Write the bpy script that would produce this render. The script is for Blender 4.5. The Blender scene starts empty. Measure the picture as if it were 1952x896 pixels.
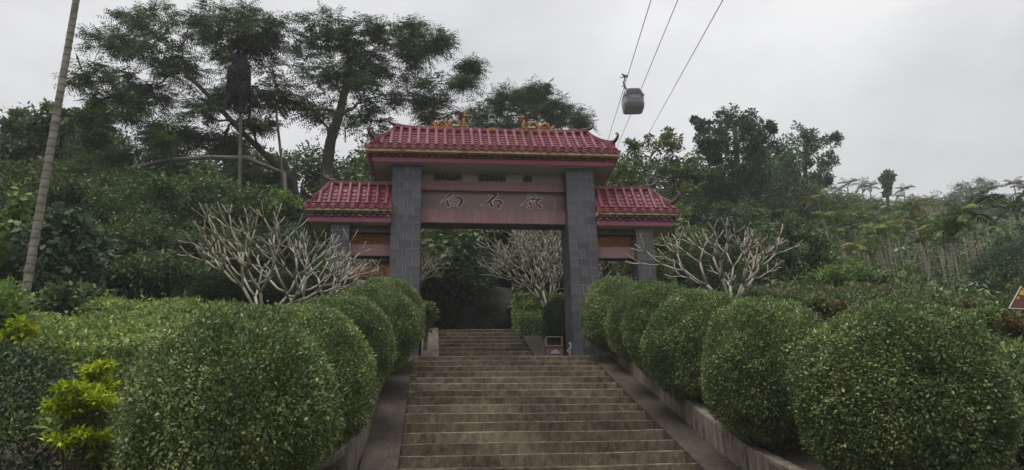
import bpy, math, random
import numpy as np
from mathutils import Vector, Matrix

random.seed(7)
HAZE = 0.0013
RS = np.random.RandomState(11)
scene = bpy.context.scene
COL = scene.collection

# ------------------------------------------------------------------ camera
YAW, PITCH, ROLL, FPX = 0.1064, 0.3203, -0.0214, 1467.0
EYE = np.array([0.0, 0.0, 1.6])
def cam_axes():
    cy, sy, cp, sp = math.cos(YAW), math.sin(YAW), math.cos(PITCH), math.sin(PITCH)
    fwd = np.array([sy*cp, cy*cp, sp]); right = np.array([cy, -sy, 0.0]); up = np.cross(right, fwd)
    cr, sr = math.cos(ROLL), math.sin(ROLL)
    return cr*right+sr*up, -sr*right+cr*up, fwd
CR, CU, CF = cam_axes()
cam_data = bpy.data.cameras.new('camera')
cam_data.sensor_width = 36.0
cam_data.lens = FPX*36.0/1952.0
cam_data.clip_start = 0.05
cam_data.clip_end = 5000.0
cam = bpy.data.objects.new('camera', cam_data); COL.objects.link(cam)
cam.matrix_world = Matrix(((CR[0], CU[0], -CF[0], EYE[0]), (CR[1], CU[1], -CF[1], EYE[1]), (CR[2], CU[2], -CF[2], EYE[2]), (0, 0, 0, 1)))
scene.camera = cam

# ------------------------------------------------------------------ world, sun, exposure
SUN_EL, SUN_AZ = math.radians(68), math.radians(215)       # azimuth from +Y, clockwise
world = bpy.data.worlds.new('World'); scene.world = world
world.use_nodes = True
wn = world.node_tree.nodes; wl = world.node_tree.links
wn.clear()
w_out = wn.new('ShaderNodeOutputWorld')
w_bg = wn.new('ShaderNodeBackground'); w_bg.inputs['Strength'].default_value = 0.1
w_sky = wn.new('ShaderNodeTexSky'); w_sky.sky_type = 'NISHITA'; w_sky.sun_disc = False
w_sky.sun_elevation = SUN_EL; w_sky.sun_rotation = SUN_AZ
w_tc = wn.new('ShaderNodeTexCoord')
w_map = wn.new('ShaderNodeMapping'); w_map.inputs['Scale'].default_value = (1.0, 1.0, 1.8)
w_noise = wn.new('ShaderNodeTexNoise'); w_noise.inputs['Scale'].default_value = 1.5; w_noise.inputs['Detail'].default_value = 6.0
w_noise.inputs['Roughness'].default_value = 0.58
w_ramp = wn.new('ShaderNodeValToRGB')
w_ramp.color_ramp.elements[0].position = 0.34; w_ramp.color_ramp.elements[0].color = (4.7, 4.75, 4.95, 1)
w_ramp.color_ramp.elements[1].position = 0.66; w_ramp.color_ramp.elements[1].color = (7.3, 7.3, 7.4, 1)
w_mix = wn.new('ShaderNodeMixRGB'); w_mix.inputs['Fac'].default_value = 0.95
wl.new(w_tc.outputs['Generated'], w_map.inputs['Vector'])
wl.new(w_map.outputs['Vector'], w_noise.inputs['Vector'])
wl.new(w_noise.outputs['Fac'], w_ramp.inputs['Fac'])
wl.new(w_sky.outputs['Color'], w_mix.inputs['Color1'])
wl.new(w_ramp.outputs['Color'], w_mix.inputs['Color2'])
# overcast skies brighten smoothly from the horizon to the zenith (CIE overcast law)
w_sep = wn.new('ShaderNodeSeparateXYZ'); wl.new(w_tc.outputs['Generated'], w_sep.inputs['Vector'])
w_cl = wn.new('ShaderNodeClamp'); wl.new(w_sep.outputs['Z'], w_cl.inputs['Value'])
w_ma = wn.new('ShaderNodeMath'); w_ma.operation = 'MULTIPLY_ADD'; w_ma.inputs[1].default_value = 1.05; w_ma.inputs[2].default_value = 0.56
wl.new(w_cl.outputs['Result'], w_ma.inputs[0])
w_mul = wn.new('ShaderNodeMixRGB'); w_mul.blend_type = 'MULTIPLY'; w_mul.inputs['Fac'].default_value = 1.0
wl.new(w_mix.outputs['Color'], w_mul.inputs['Color1']); wl.new(w_ma.outputs['Value'], w_mul.inputs['Color2'])
wl.new(w_mul.outputs['Color'], w_bg.inputs['Color'])
wl.new(w_bg.outputs['Background'], w_out.inputs['Surface'])

sun_d = bpy.data.lights.new('sun', 'SUN'); sun_d.energy = 1.5; sun_d.angle = math.radians(28); sun_d.color = (1.0, 0.97, 0.93)
sun = bpy.data.objects.new('sun', sun_d); COL.objects.link(sun)
_sd = Vector((math.sin(SUN_AZ)*math.cos(SUN_EL), math.cos(SUN_AZ)*math.cos(SUN_EL), math.sin(SUN_EL)))
sun.rotation_euler = _sd.to_track_quat('Z', 'Y').to_euler()
sun.location = (0, 0, 60)

vs = scene.view_settings
vs.view_transform = 'Standard'; vs.look = 'None'; vs.exposure = 0.28; vs.gamma = 1.0; vs.use_curve_mapping = False
scene.render.engine = 'CYCLES'
cy_ = scene.cycles
cy_.use_denoising = True
cy_.max_bounces = 5; cy_.diffuse_bounces = 3; cy_.glossy_bounces = 2; cy_.transmission_bounces = 3; cy_.transparent_max_bounces = 4; cy_.volume_bounces = 1
cy_.use_adaptive_sampling = True; cy_.adaptive_threshold = 0.02
cy_.caustics_reflective = False; cy_.caustics_refractive = False

# ------------------------------------------------------------------ placing helpers
def at(px, py, Y):
    d = CF + CR*(px-976.0)/FPX - CU*(py-448.0)/FPX
    return EYE + d*(Y/d[1])
def mpp(px, py, Y):                       # metres per photograph pixel at that place
    d = CF + CR*(px-976.0)/FPX - CU*(py-448.0)/FPX
    return (Y/d[1])/FPX

# ------------------------------------------------------------------ materials
MATS = {}
def _n(nt, kind, **kw):
    n = nt.nodes.new(kind)
    for k, v in kw.items():
        n.inputs[k.replace('_', ' ')].default_value = v
    return n
def ramp_node(nt, stops):
    r = nt.nodes.new('ShaderNodeValToRGB'); cr = r.color_ramp
    while len(cr.elements) < len(stops): cr.elements.new(0.5)
    for e, (p, c) in zip(cr.elements, stops):
        e.position = p; e.color = (c[0], c[1], c[2], 1)
    return r
def new_mat(name):
    m = bpy.data.materials.new(name); m.use_nodes = True
    nt = m.node_tree; b = nt.nodes['Principled BSDF']
    MATS[name] = m
    return m, nt, b
def solid(name, stops, scale=6.0, detail=6.0, rough=0.7, bump=0.0, bump_scale=30.0, stretch=(1, 1, 1), metallic=0.0, obj_var=0.0, spec=0.4, bump_dist=0.02):
    m, nt, b = new_mat(name)
    tc = nt.nodes.new('ShaderNodeTexCoord'); mp = nt.nodes.new('ShaderNodeMapping'); mp.inputs['Scale'].default_value = stretch
    nt.links.new(tc.outputs['Object'], mp.inputs['Vector'])
    nz = _n(nt, 'ShaderNodeTexNoise', Scale=scale, Detail=detail, Roughness=0.6)
    nt.links.new(mp.outputs['Vector'], nz.inputs['Vector'])
    r = ramp_node(nt, stops); nt.links.new(nz.outputs['Fac'], r.inputs['Fac'])
    col = r.outputs['Color']
    if obj_var:
        oi = nt.nodes.new('ShaderNodeObjectInfo'); mr = nt.nodes.new('ShaderNodeMapRange')
        mr.inputs['To Min'].default_value = 1-obj_var; mr.inputs['To Max'].default_value = 1+obj_var
        nt.links.new(oi.outputs['Random'], mr.inputs['Value'])
        hs = nt.nodes.new('ShaderNodeHueSaturation'); nt.links.new(mr.outputs['Result'], hs.inputs['Value'])
        nt.links.new(col, hs.inputs['Color']); col = hs.outputs['Color']
    nt.links.new(col, b.inputs['Base Color'])
    b.inputs['Roughness'].default_value = rough; b.inputs['Metallic'].default_value = metallic
    b.inputs['Specular IOR Level'].default_value = spec
    if bump:
        bn = _n(nt, 'ShaderNodeTexNoise', Scale=bump_scale, Detail=6.0)
        nt.links.new(mp.outputs['Vector'], bn.inputs['Vector'])
        bp = nt.nodes.new('ShaderNodeBump'); bp.inputs['Strength'].default_value = bump; bp.inputs['Distance'].default_value = bump_dist
        nt.links.new(bn.outputs['Fac'], bp.inputs['Height']); nt.links.new(bp.outputs['Normal'], b.inputs['Normal'])
    return m
def leafmat(name, stops, rough=0.5, spec=0.35, trans=0.22, obj_var=0.12, patch=2.2):
    m, nt, b = new_mat(name)
    g = nt.nodes.new('ShaderNodeNewGeometry')
    tc = nt.nodes.new('ShaderNodeTexCoord'); pn = _n(nt, 'ShaderNodeTexNoise', Scale=patch, Detail=3.0, Roughness=0.55); nt.links.new(tc.outputs['Object'], pn.inputs['Vector'])
    pm = nt.nodes.new('ShaderNodeMapRange'); pm.inputs['From Min'].default_value = 0.32; pm.inputs['From Max'].default_value = 0.68; pm.inputs['To Min'].default_value = -0.28; pm.inputs['To Max'].default_value = 0.28
    nt.links.new(pn.outputs['Fac'], pm.inputs['Value'])
    pa = nt.nodes.new('ShaderNodeMath'); pa.operation = 'MULTIPLY_ADD'; pa.inputs[1].default_value = 0.9; nt.links.new(g.outputs['Random Per Island'], pa.inputs[0]); nt.links.new(pm.outputs['Result'], pa.inputs[2])
    r = ramp_node(nt, stops); nt.links.new(pa.outputs['Value'], r.inputs['Fac'])
    oi = nt.nodes.new('ShaderNodeObjectInfo'); mr = nt.nodes.new('ShaderNodeMapRange')
    mr.inputs['To Min'].default_value = 1-obj_var; mr.inputs['To Max'].default_value = 1+obj_var
    nt.links.new(oi.outputs['Random'], mr.inputs['Value'])
    hs = nt.nodes.new('ShaderNodeHueSaturation'); nt.links.new(mr.outputs['Result'], hs.inputs['Value'])
    nt.links.new(r.outputs['Color'], hs.inputs['Color'])
    nt.links.new(hs.outputs['Color'], b.inputs['Base Color'])
    b.inputs['Roughness'].default_value = rough; b.inputs['Specular IOR Level'].default_value = spec
    tr = nt.nodes.new('ShaderNodeBsdfTranslucent'); nt.links.new(hs.outputs['Color'], tr.inputs['Color'])
    mx = nt.nodes.new('ShaderNodeMixShader'); mx.inputs['Fac'].default_value = trans
    nt.links.new(b.outputs['BSDF'], mx.inputs[1]); nt.links.new(tr.outputs['BSDF'], mx.inputs[2])
    nt.links.new(mx.outputs['Shader'], nt.nodes['Material Output'].inputs['Surface'])
    return m

# stone of the stairs: tan concrete with brown lichen mottling and damp greenish areas
def stair_mat(name, light, mid, dark, damp=0.5, vert=1.0, mott=(0.44, 0.52, 0.62)):
    m, nt, b = new_mat(name)
    g = nt.nodes.new('ShaderNodeNewGeometry')
    mp = nt.nodes.new('ShaderNodeMapping'); mp.inputs['Scale'].default_value = (1, 1, vert)
    nt.links.new(g.outputs['Position'], mp.inputs['Vector'])
    n1 = _n(nt, 'ShaderNodeTexNoise', Scale=10.0, Detail=10.0, Roughness=0.72, Distortion=0.5); nt.links.new(mp.outputs['Vector'], n1.inputs['Vector'])
    n2 = _n(nt, 'ShaderNodeTexNoise', Scale=0.8, Detail=3.0, Roughness=0.5); nt.links.new(g.outputs['Position'], n2.inputs['Vector'])
    n3 = _n(nt, 'ShaderNodeTexNoise', Scale=60.0, Detail=3.0); nt.links.new(g.outputs['Position'], n3.inputs['Vector'])
    ad = nt.nodes.new('ShaderNodeMath'); ad.operation = 'MULTIPLY_ADD'; ad.inputs[1].default_value = 0.45; nt.links.new(n2.outputs['Fac'], ad.inputs[0])
    sb = nt.nodes.new('ShaderNodeMath'); sb.operation = 'SUBTRACT'; sb.inputs[1].default_value = 0.225; nt.links.new(n1.outputs['Fac'], sb.inputs[0]); nt.links.new(sb.outputs[0], ad.inputs[2])
    r1 = ramp_node(nt, [(mott[0], dark), (mott[1], mid), (mott[2], light)]); nt.links.new(ad.outputs[0], r1.inputs['Fac'])
    r2 = ramp_node(nt, [(0.42, (1, 1, 1)), (0.62, (0.52, 0.56, 0.50))]); 
    n4 = _n(nt, 'ShaderNodeTexNoise', Scale=0.55, Detail=4.0, Roughness=0.6); 
    mp4 = nt.nodes.new('ShaderNodeMapping'); mp4.inputs['Location'].default_value = (3.1, 7.7, 1.3); nt.links.new(g.outputs['Position'], mp4.inputs['Vector']); nt.links.new(mp4.outputs['Vector'], n4.inputs['Vector'])
    nt.links.new(n4.outputs['Fac'], r2.inputs['Fac'])
    mu = nt.nodes.new('ShaderNodeMixRGB'); mu.blend_type = 'MULTIPLY'; mu.inputs['Fac'].default_value = damp
    nt.links.new(r1.outputs['Color'], mu.inputs['Color1']); nt.links.new(r2.outputs['Color'], mu.inputs['Color2'])
    r3 = ramp_node(nt, [(0.3, (0.8, 0.8, 0.8)), (0.7, (1.15, 1.15, 1.15))]); nt.links.new(n3.outputs['Fac'], r3.inputs['Fac'])
    mu2 = nt.nodes.new('ShaderNodeMixRGB'); mu2.blend_type = 'MULTIPLY'; mu2.inputs['Fac'].default_value = 1.0
    nt.links.new(mu.outputs['Color'], mu2.inputs['Color1']); nt.links.new(r3.outputs['Color'], mu2.inputs['Color2'])
    oi = nt.nodes.new('ShaderNodeObjectInfo'); mr = nt.nodes.new('ShaderNodeMapRange'); mr.inputs['To Min'].default_value = 0.84; mr.inputs['To Max'].default_value = 1.14
    nt.links.new(oi.outputs['Random'], mr.inputs['Value']); hs = nt.nodes.new('ShaderNodeHueSaturation'); nt.links.new(mr.outputs['Result'], hs.inputs['Value']); nt.links.new(mu2.outputs['Color'], hs.inputs['Color'])
    nt.links.new(hs.outputs['Color'], b.inputs['Base Color'])
    b.inputs['Roughness'].default_value = 0.85; b.inputs['Specular IOR Level'].default_value = 0.25
    bp = nt.nodes.new('ShaderNodeBump'); bp.inputs['Strength'].default_value = 0.5; bp.inputs['Distance'].default_value = 0.01
    nt.links.new(n1.outputs['Fac'], bp.inputs['Height']); nt.links.new(bp.outputs['Normal'], b.inputs['Normal'])
    return m
stair_mat('step_stone', (0.295, 0.245, 0.172), (0.182, 0.147, 0.102), (0.080, 0.063, 0.046), 0.75, 0.55, (0.35, 0.50, 0.66))
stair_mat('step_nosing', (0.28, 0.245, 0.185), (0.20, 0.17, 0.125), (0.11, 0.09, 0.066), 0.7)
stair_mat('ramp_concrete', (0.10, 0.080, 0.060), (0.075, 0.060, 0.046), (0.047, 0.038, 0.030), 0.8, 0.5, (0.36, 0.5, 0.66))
stair_mat('wall_concrete', (0.30, 0.26, 0.21), (0.215, 0.182, 0.145), (0.09, 0.074, 0.058), 0.6, 0.22, (0.38, 0.48, 0.62))
solid('slate', [(0.3, (0.058, 0.056, 0.066)), (0.7, (0.098, 0.095, 0.108))], 3.0, 6, 0.55, 0.15, 60, obj_var=0.28)
solid('grout', [(0.3, (0.22, 0.22, 0.23)), (0.7, (0.36, 0.36, 0.37))], 20, 3, 0.9)
solid('tile_red', [(0.28, (0.075, 0.020, 0.026)), (0.5, (0.185, 0.036, 0.050)), (0.8, (0.26, 0.078, 0.095))], 5.0, 7, 0.34, 0.3, 26, obj_var=0.32, spec=0.5)
solid('tile_cap', [(0.3, (0.13, 0.02, 0.032)), (0.7, (0.25, 0.04, 0.06))], 9.0, 5, 0.4, 0.2, 26, obj_var=0.15, spec=0.5)
solid('horn_glaze', [(0.35, (0.06, 0.04, 0.042)), (0.65, (0.14, 0.06, 0.07))], 6.0, 5, 0.5, 0.2, 30)
solid('cream_band', [(0.36, (0.50, 0.25, 0.07)), (0.46, (0.70, 0.54, 0.32)), (0.60, (0.78, 0.68, 0.48))], 3.2, 7, 0.8, stretch=(1, 1, 0.3), bump=0.1)
solid('corbel_brick', [(0.32, (0.11, 0.058, 0.062)), (0.55, (0.22, 0.13, 0.12)), (0.72, (0.42, 0.31, 0.26))], 5.0, 5, 0.8, obj_var=0.4)
solid('fascia_pink', [(0.3, (0.33, 0.085, 0.135)), (0.7, (0.44, 0.13, 0.19))], 1.6, 5, 0.6, 0.08, 40)
solid('plaster', [(0.3, (0.40, 0.385, 0.365)), (0.7, (0.56, 0.545, 0.52))], 1.2, 7, 0.9, 0.1, 30)
solid('beam_tile', [(0.3, (0.235, 0.118, 0.128)), (0.7, (0.32, 0.165, 0.172))], 1.3, 6, 0.5, 0.05, 60, obj_var=0.10)
solid('granite_panel', [(0.30, (0.16, 0.14, 0.132)), (0.46, (0.24, 0.165, 0.158)), (0.66, (0.30, 0.185, 0.178))], 1.1, 8, 0.55, 0.15, 120)
solid('letter_red', [(0.3, (0.10, 0.02, 0.02)), (0.7, (0.17, 0.035, 0.033))], 14, 5, 0.7)
solid('letter_white', [(0.3, (0.5, 0.46, 0.44)), (0.7, (0.78, 0.74, 0.72))], 25, 5, 0.8)
solid('grille_grey', [(0.3, (0.075, 0.075, 0.08)), (0.7, (0.13, 0.125, 0.13))], 8, 4, 0.7)
solid('carved_ochre', [(0.3, (0.22, 0.085, 0.03)), (0.7, (0.42, 0.17, 0.06))], 14, 5, 0.6)
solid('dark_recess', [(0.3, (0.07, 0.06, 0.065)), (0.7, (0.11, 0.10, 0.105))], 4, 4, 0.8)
solid('dragon_ochre', [(0.3, (0.13, 0.055, 0.018)), (0.5, (0.32, 0.15, 0.045)), (0.75, (0.46, 0.25, 0.09))], 22, 6, 0.45, 0.5, 60)
solid('dragon_dark', [(0.3, (0.04, 0.025, 0.02)), (0.7, (0.12, 0.06, 0.03))], 20, 5, 0.6)
solid('glaze_green', [(0.3, (0.05, 0.12, 0.10)), (0.7, (0.12, 0.24, 0.20))], 8, 5, 0.35, spec=0.5)
solid('cloud_grey', [(0.3, (0.25, 0.28, 0.25)), (0.7, (0.42, 0.46, 0.42))], 12, 5, 0.6)
solid('soil', [(0.3, (0.035, 0.026, 0.016)), (0.6, (0.075, 0.052, 0.030)), (0.8, (0.10, 0.078, 0.045))], 3.0, 8, 0.95, 0.5, 20)
solid('hill_ground', [(0.3, (0.030, 0.024, 0.014)), (0.52, (0.058, 0.046, 0.026)), (0.75, (0.105, 0.072, 0.042))], 1.6, 9, 0.95, 0.6, 4, bump_dist=0.1)
solid('boulder', [(0.3, (0.035, 0.035, 0.035)), (0.55, (0.075, 0.072, 0.066)), (0.8, (0.14, 0.132, 0.118))], 2.0, 9, 0.9, 0.7, 9, bump_dist=0.06)
solid('bark_grey', [(0.3, (0.075, 0.066, 0.055)), (0.7, (0.19, 0.17, 0.145))], 5, 7, 0.9, 0.5, 14, stretch=(1, 1, 0.35))
solid('bark_dark', [(0.3, (0.03, 0.026, 0.022)), (0.7, (0.085, 0.072, 0.06))], 5, 7, 0.9, 0.5, 14, stretch=(1, 1, 0.35))
solid('bark_pale', [(0.3, (0.17, 0.155, 0.115)), (0.48, (0.34, 0.31, 0.24)), (0.75, (0.48, 0.45, 0.37))], 6, 7, 0.85, 0.35, 22, stretch=(1, 1, 0.5))
solid('stem_brown', [(0.3, (0.06, 0.045, 0.03)), (0.7, (0.14, 0.11, 0.075))], 8, 5, 0.9)
solid('brick_red', [(0.3, (0.26, 0.09, 0.05)), (0.7, (0.38, 0.15, 0.08))], 7, 5, 0.85)
solid('bin_brown', [(0.3, (0.13, 0.062, 0.055)), (0.7, (0.19, 0.092, 0.08))], 6, 5, 0.5)
solid('bin_trim', [(0.3, (0.20, 0.14, 0.12)), (0.7, (0.28, 0.20, 0.17))], 8, 4, 0.5)
solid('bin_dark', [(0.3, (0.015, 0.016, 0.016)), (0.7, (0.03, 0.032, 0.03))], 6, 4, 0.4)
solid('logo_blue', [(0.3, (0.16, 0.30, 0.42)), (0.7, (0.24, 0.40, 0.52))], 20, 3, 0.5)
solid('logo_white', [(0.3, (0.34, 0.40, 0.43)), (0.7, (0.44, 0.5, 0.53))], 20, 3, 0.5)
solid('sign_white', [(0.3, (0.50, 0.47, 0.42)), (0.7, (0.64, 0.60, 0.54))], 9, 5, 0.5)
solid('sign_brown', [(0.3, (0.10, 0.045, 0.03)), (0.7, (0.16, 0.07, 0.045))], 9, 5, 0.5)
solid('sign_yellow', [(0.3, (0.60, 0.40, 0.03)), (0.7, (0.72, 0.50, 0.05))], 9, 5, 0.5)
solid('cabin_silver', [(0.3, (0.30, 0.31, 0.34)), (0.7, (0.40, 0.41, 0.44))], 0.8, 4, 0.35, metallic=0.3)
solid('cabin_panel', [(0.3, (0.10, 0.107, 0.125)), (0.7, (0.145, 0.152, 0.172))], 0.8, 4, 0.3, metallic=0.2)
solid('cabin_dark', [(0.3, (0.028, 0.03, 0.036)), (0.7, (0.048, 0.05, 0.058))], 1.5, 4, 0.5)
solid('cabin_glass', [(0.3, (0.018, 0.02, 0.026)), (0.7, (0.032, 0.036, 0.044))], 0.6, 3, 0.45, spec=0.15)
solid('cabin_blue', [(0.3, (0.20, 0.21, 0.30)), (0.7, (0.28, 0.29, 0.38))], 3, 3, 0.5)
solid('steel_cable', [(0.3, (0.06, 0.06, 0.065)), (0.7, (0.10, 0.10, 0.105))], 3, 3, 0.6, metallic=0.5)
def palm_trunk_mat(name, a, b_, ring):
    m, nt, b = new_mat(name)
    tc = nt.nodes.new('ShaderNodeTexCoord')
    wv = nt.nodes.new('ShaderNodeTexWave'); wv.wave_type = 'BANDS'; wv.bands_direction = 'Z'; wv.inputs['Scale'].default_value = 2.2; wv.inputs['Distortion'].default_value = 0.6
    nt.links.new(tc.outputs['Object'], wv.inputs['Vector'])
    nz = _n(nt, 'ShaderNodeTexNoise', Scale=7.0, Detail=7.0); nt.links.new(tc.outputs['Object'], nz.inputs['Vector'])
    r = ramp_node(nt, [(0.32, a), (0.68, b_)]); nt.links.new(nz.outputs['Fac'], r.inputs['Fac'])
    r2 = ramp_node(nt, [(0.0, ring), (0.22, (1, 1, 1))]); nt.links.new(wv.outputs['Fac'], r2.inputs['Fac'])
    mu = nt.nodes.new('ShaderNodeMixRGB'); mu.blend_type = 'MULTIPLY'; mu.inputs['Fac'].default_value = 1
    nt.links.new(r.outputs['Color'], mu.inputs['Color1']); nt.links.new(r2.outputs['Color'], mu.inputs['Color2'])
    nt.links.new(mu.outputs['Color'], b.inputs['Base Color']); b.inputs['Roughness'].default_value = 0.9
palm_trunk_mat('palm_trunk', (0.24, 0.225, 0.17), (0.46, 0.43, 0.34), (0.5, 0.47, 0.42))
palm_trunk_mat('palm_trunk_near', (0.17, 0.165, 0.135), (0.36, 0.34, 0.28), (0.5, 0.48, 0.45))
leafmat('bush_leaf', [(0.0, (0.084, 0.125, 0.045)), (0.5, (0.169, 0.239, 0.083)), (0.86, (0.289, 0.374, 0.134)), (0.97, (0.494, 0.506, 0.192)), (1.0, (0.700, 0.700, 0.319))], 0.40, 0.5, 0.3)
leafmat('hedge_leaf', [(0.0, (0.148, 0.204, 0.061)), (0.6, (0.302, 0.394, 0.119)), (1.0, (0.509, 0.604, 0.180))], 0.55, 0.3, 0.25)
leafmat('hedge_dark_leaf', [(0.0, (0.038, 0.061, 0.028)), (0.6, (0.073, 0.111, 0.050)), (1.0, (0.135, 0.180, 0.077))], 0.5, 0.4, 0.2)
leafmat('hedge_brown_leaf', [(0.0, (0.075, 0.098, 0.044)), (0.5, (0.134, 0.173, 0.073)), (0.85, (0.188, 0.200, 0.091)), (1.0, (0.275, 0.192, 0.102))], 0.6, 0.3, 0.25)
leafmat('gold_leaf', [(0.0, (0.161, 0.242, 0.015)), (0.5, (0.414, 0.517, 0.030)), (1.0, (0.644, 0.682, 0.050))], 0.5, 0.3, 0.3)
leafmat('red_leaf', [(0.0, (0.06, 0.09, 0.03)), (0.6, (0.10, 0.12, 0.04)), (0.75, (0.20, 0.10, 0.045)), (1.0, (0.34, 0.12, 0.06))], 0.5, 0.3, 0.3)
leafmat('feather_leaf', [(0.0, (0.044, 0.077, 0.033)), (0.5, (0.088, 0.136, 0.055)), (0.9, (0.155, 0.224, 0.087)), (1.0, (0.240, 0.302, 0.117))], 0.6, 0.25, 0.25)
leafmat('wood_leaf', [(0.0, (0.059, 0.093, 0.039)), (0.5, (0.127, 0.183, 0.074)), (0.9, (0.230, 0.311, 0.122)), (1.0, (0.390, 0.429, 0.174))], 0.55, 0.3, 0.2)
leafmat('blue_leaf', [(0.0, (0.051, 0.089, 0.050)), (0.5, (0.095, 0.154, 0.080)), (1.0, (0.170, 0.244, 0.121))], 0.55, 0.3, 0.2)
leafmat('light_leaf', [(0.0, (0.106, 0.163, 0.050)), (0.5, (0.181, 0.278, 0.081)), (1.0, (0.287, 0.404, 0.120))], 0.5, 0.3, 0.3)
leafmat('olive_leaf', [(0.0, (0.080, 0.108, 0.042)), (0.5, (0.149, 0.190, 0.072)), (0.9, (0.219, 0.247, 0.098)), (1.0, (0.365, 0.336, 0.124))], 0.55, 0.3, 0.25)
leafmat('palm_leaf', [(0.0, (0.068, 0.127, 0.030)), (0.5, (0.135, 0.222, 0.049)), (0.9, (0.241, 0.329, 0.072)), (1.0, (0.420, 0.454, 0.100))], 0.45, 0.4, 0.25, 0.3)
leafmat('palm_leaf_gold', [(0.0, (0.137, 0.152, 0.044)), (0.5, (0.247, 0.248, 0.071)), (1.0, (0.395, 0.325, 0.095))], 0.5, 0.3, 0.3, 0.2)
leafmat('palm_leaf_black', [(0.0, (0.012, 0.016, 0.012)), (1.0, (0.03, 0.036, 0.024))], 0.6, 0.2, 0.1)
leafmat('palm_leaf_dark', [(0.0, (0.035, 0.051, 0.028)), (0.6, (0.065, 0.090, 0.044)), (1.0, (0.111, 0.141, 0.065))], 0.5, 0.3, 0.2)
leafmat('dead_leaf', [(0.0, (0.12, 0.085, 0.045)), (1.0, (0.26, 0.18, 0.09))], 0.8, 0.2, 0.2)

# ------------------------------------------------------------------ object helpers
WORLD_LOC = {}
def tag(o, label=None, cat=None, group=None, kind=None):
    if label: o['label'] = label
    if cat: o['category'] = cat
    if group: o['group'] = group
    if kind: o['kind'] = kind
    return o
def thing(name, label, cat, loc, group=None, kind=None):
    o = bpy.data.objects.new(name, None); COL.objects.link(o)
    o.empty_display_size = 0.2
    o.location = tuple(float(v) for v in loc); WORLD_LOC[o.name] = np.array(loc, float)
    return tag(o, label, cat, group, kind)
def origin_of(parent):
    return WORLD_LOC[parent.name] if parent is not None and parent.name in WORLD_LOC else np.zeros(3)
def link_mesh(name, me, parent=None, loc=None, smooth=False):
    o = bpy.data.objects.new(name, me); COL.objects.link(o)
    o.parent = parent
    if loc is not None: o.location = tuple(float(v) for v in loc)
    WORLD_LOC[o.name] = origin_of(parent)
    if smooth: me.shade_smooth()
    return o
def np_mesh(name, V, F, mats):
    """V (n,3) array, F (m,k) int array (all faces k-gons)"""
    me = bpy.data.meshes.new(name)
    V = np.ascontiguousarray(V, dtype=np.float32); F = np.ascontiguousarray(F, dtype=np.int32)
    me.vertices.add(len(V)); me.vertices.foreach_set('co', V.ravel())
    me.loops.add(F.size); me.loops.foreach_set('vertex_index', F.ravel())
    me.polygons.add(len(F)); me.polygons.foreach_set('loop_start', np.arange(0, F.size, F.shape[1], dtype=np.int32))
    me.update(calc_edges=True)
    for m in (mats if isinstance(mats, (list, tuple)) else [mats]): me.materials.append(MATS[m])
    return me
def part(name, me, parent, smooth=False):
    return link_mesh(name, me, parent, None, smooth)

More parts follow.
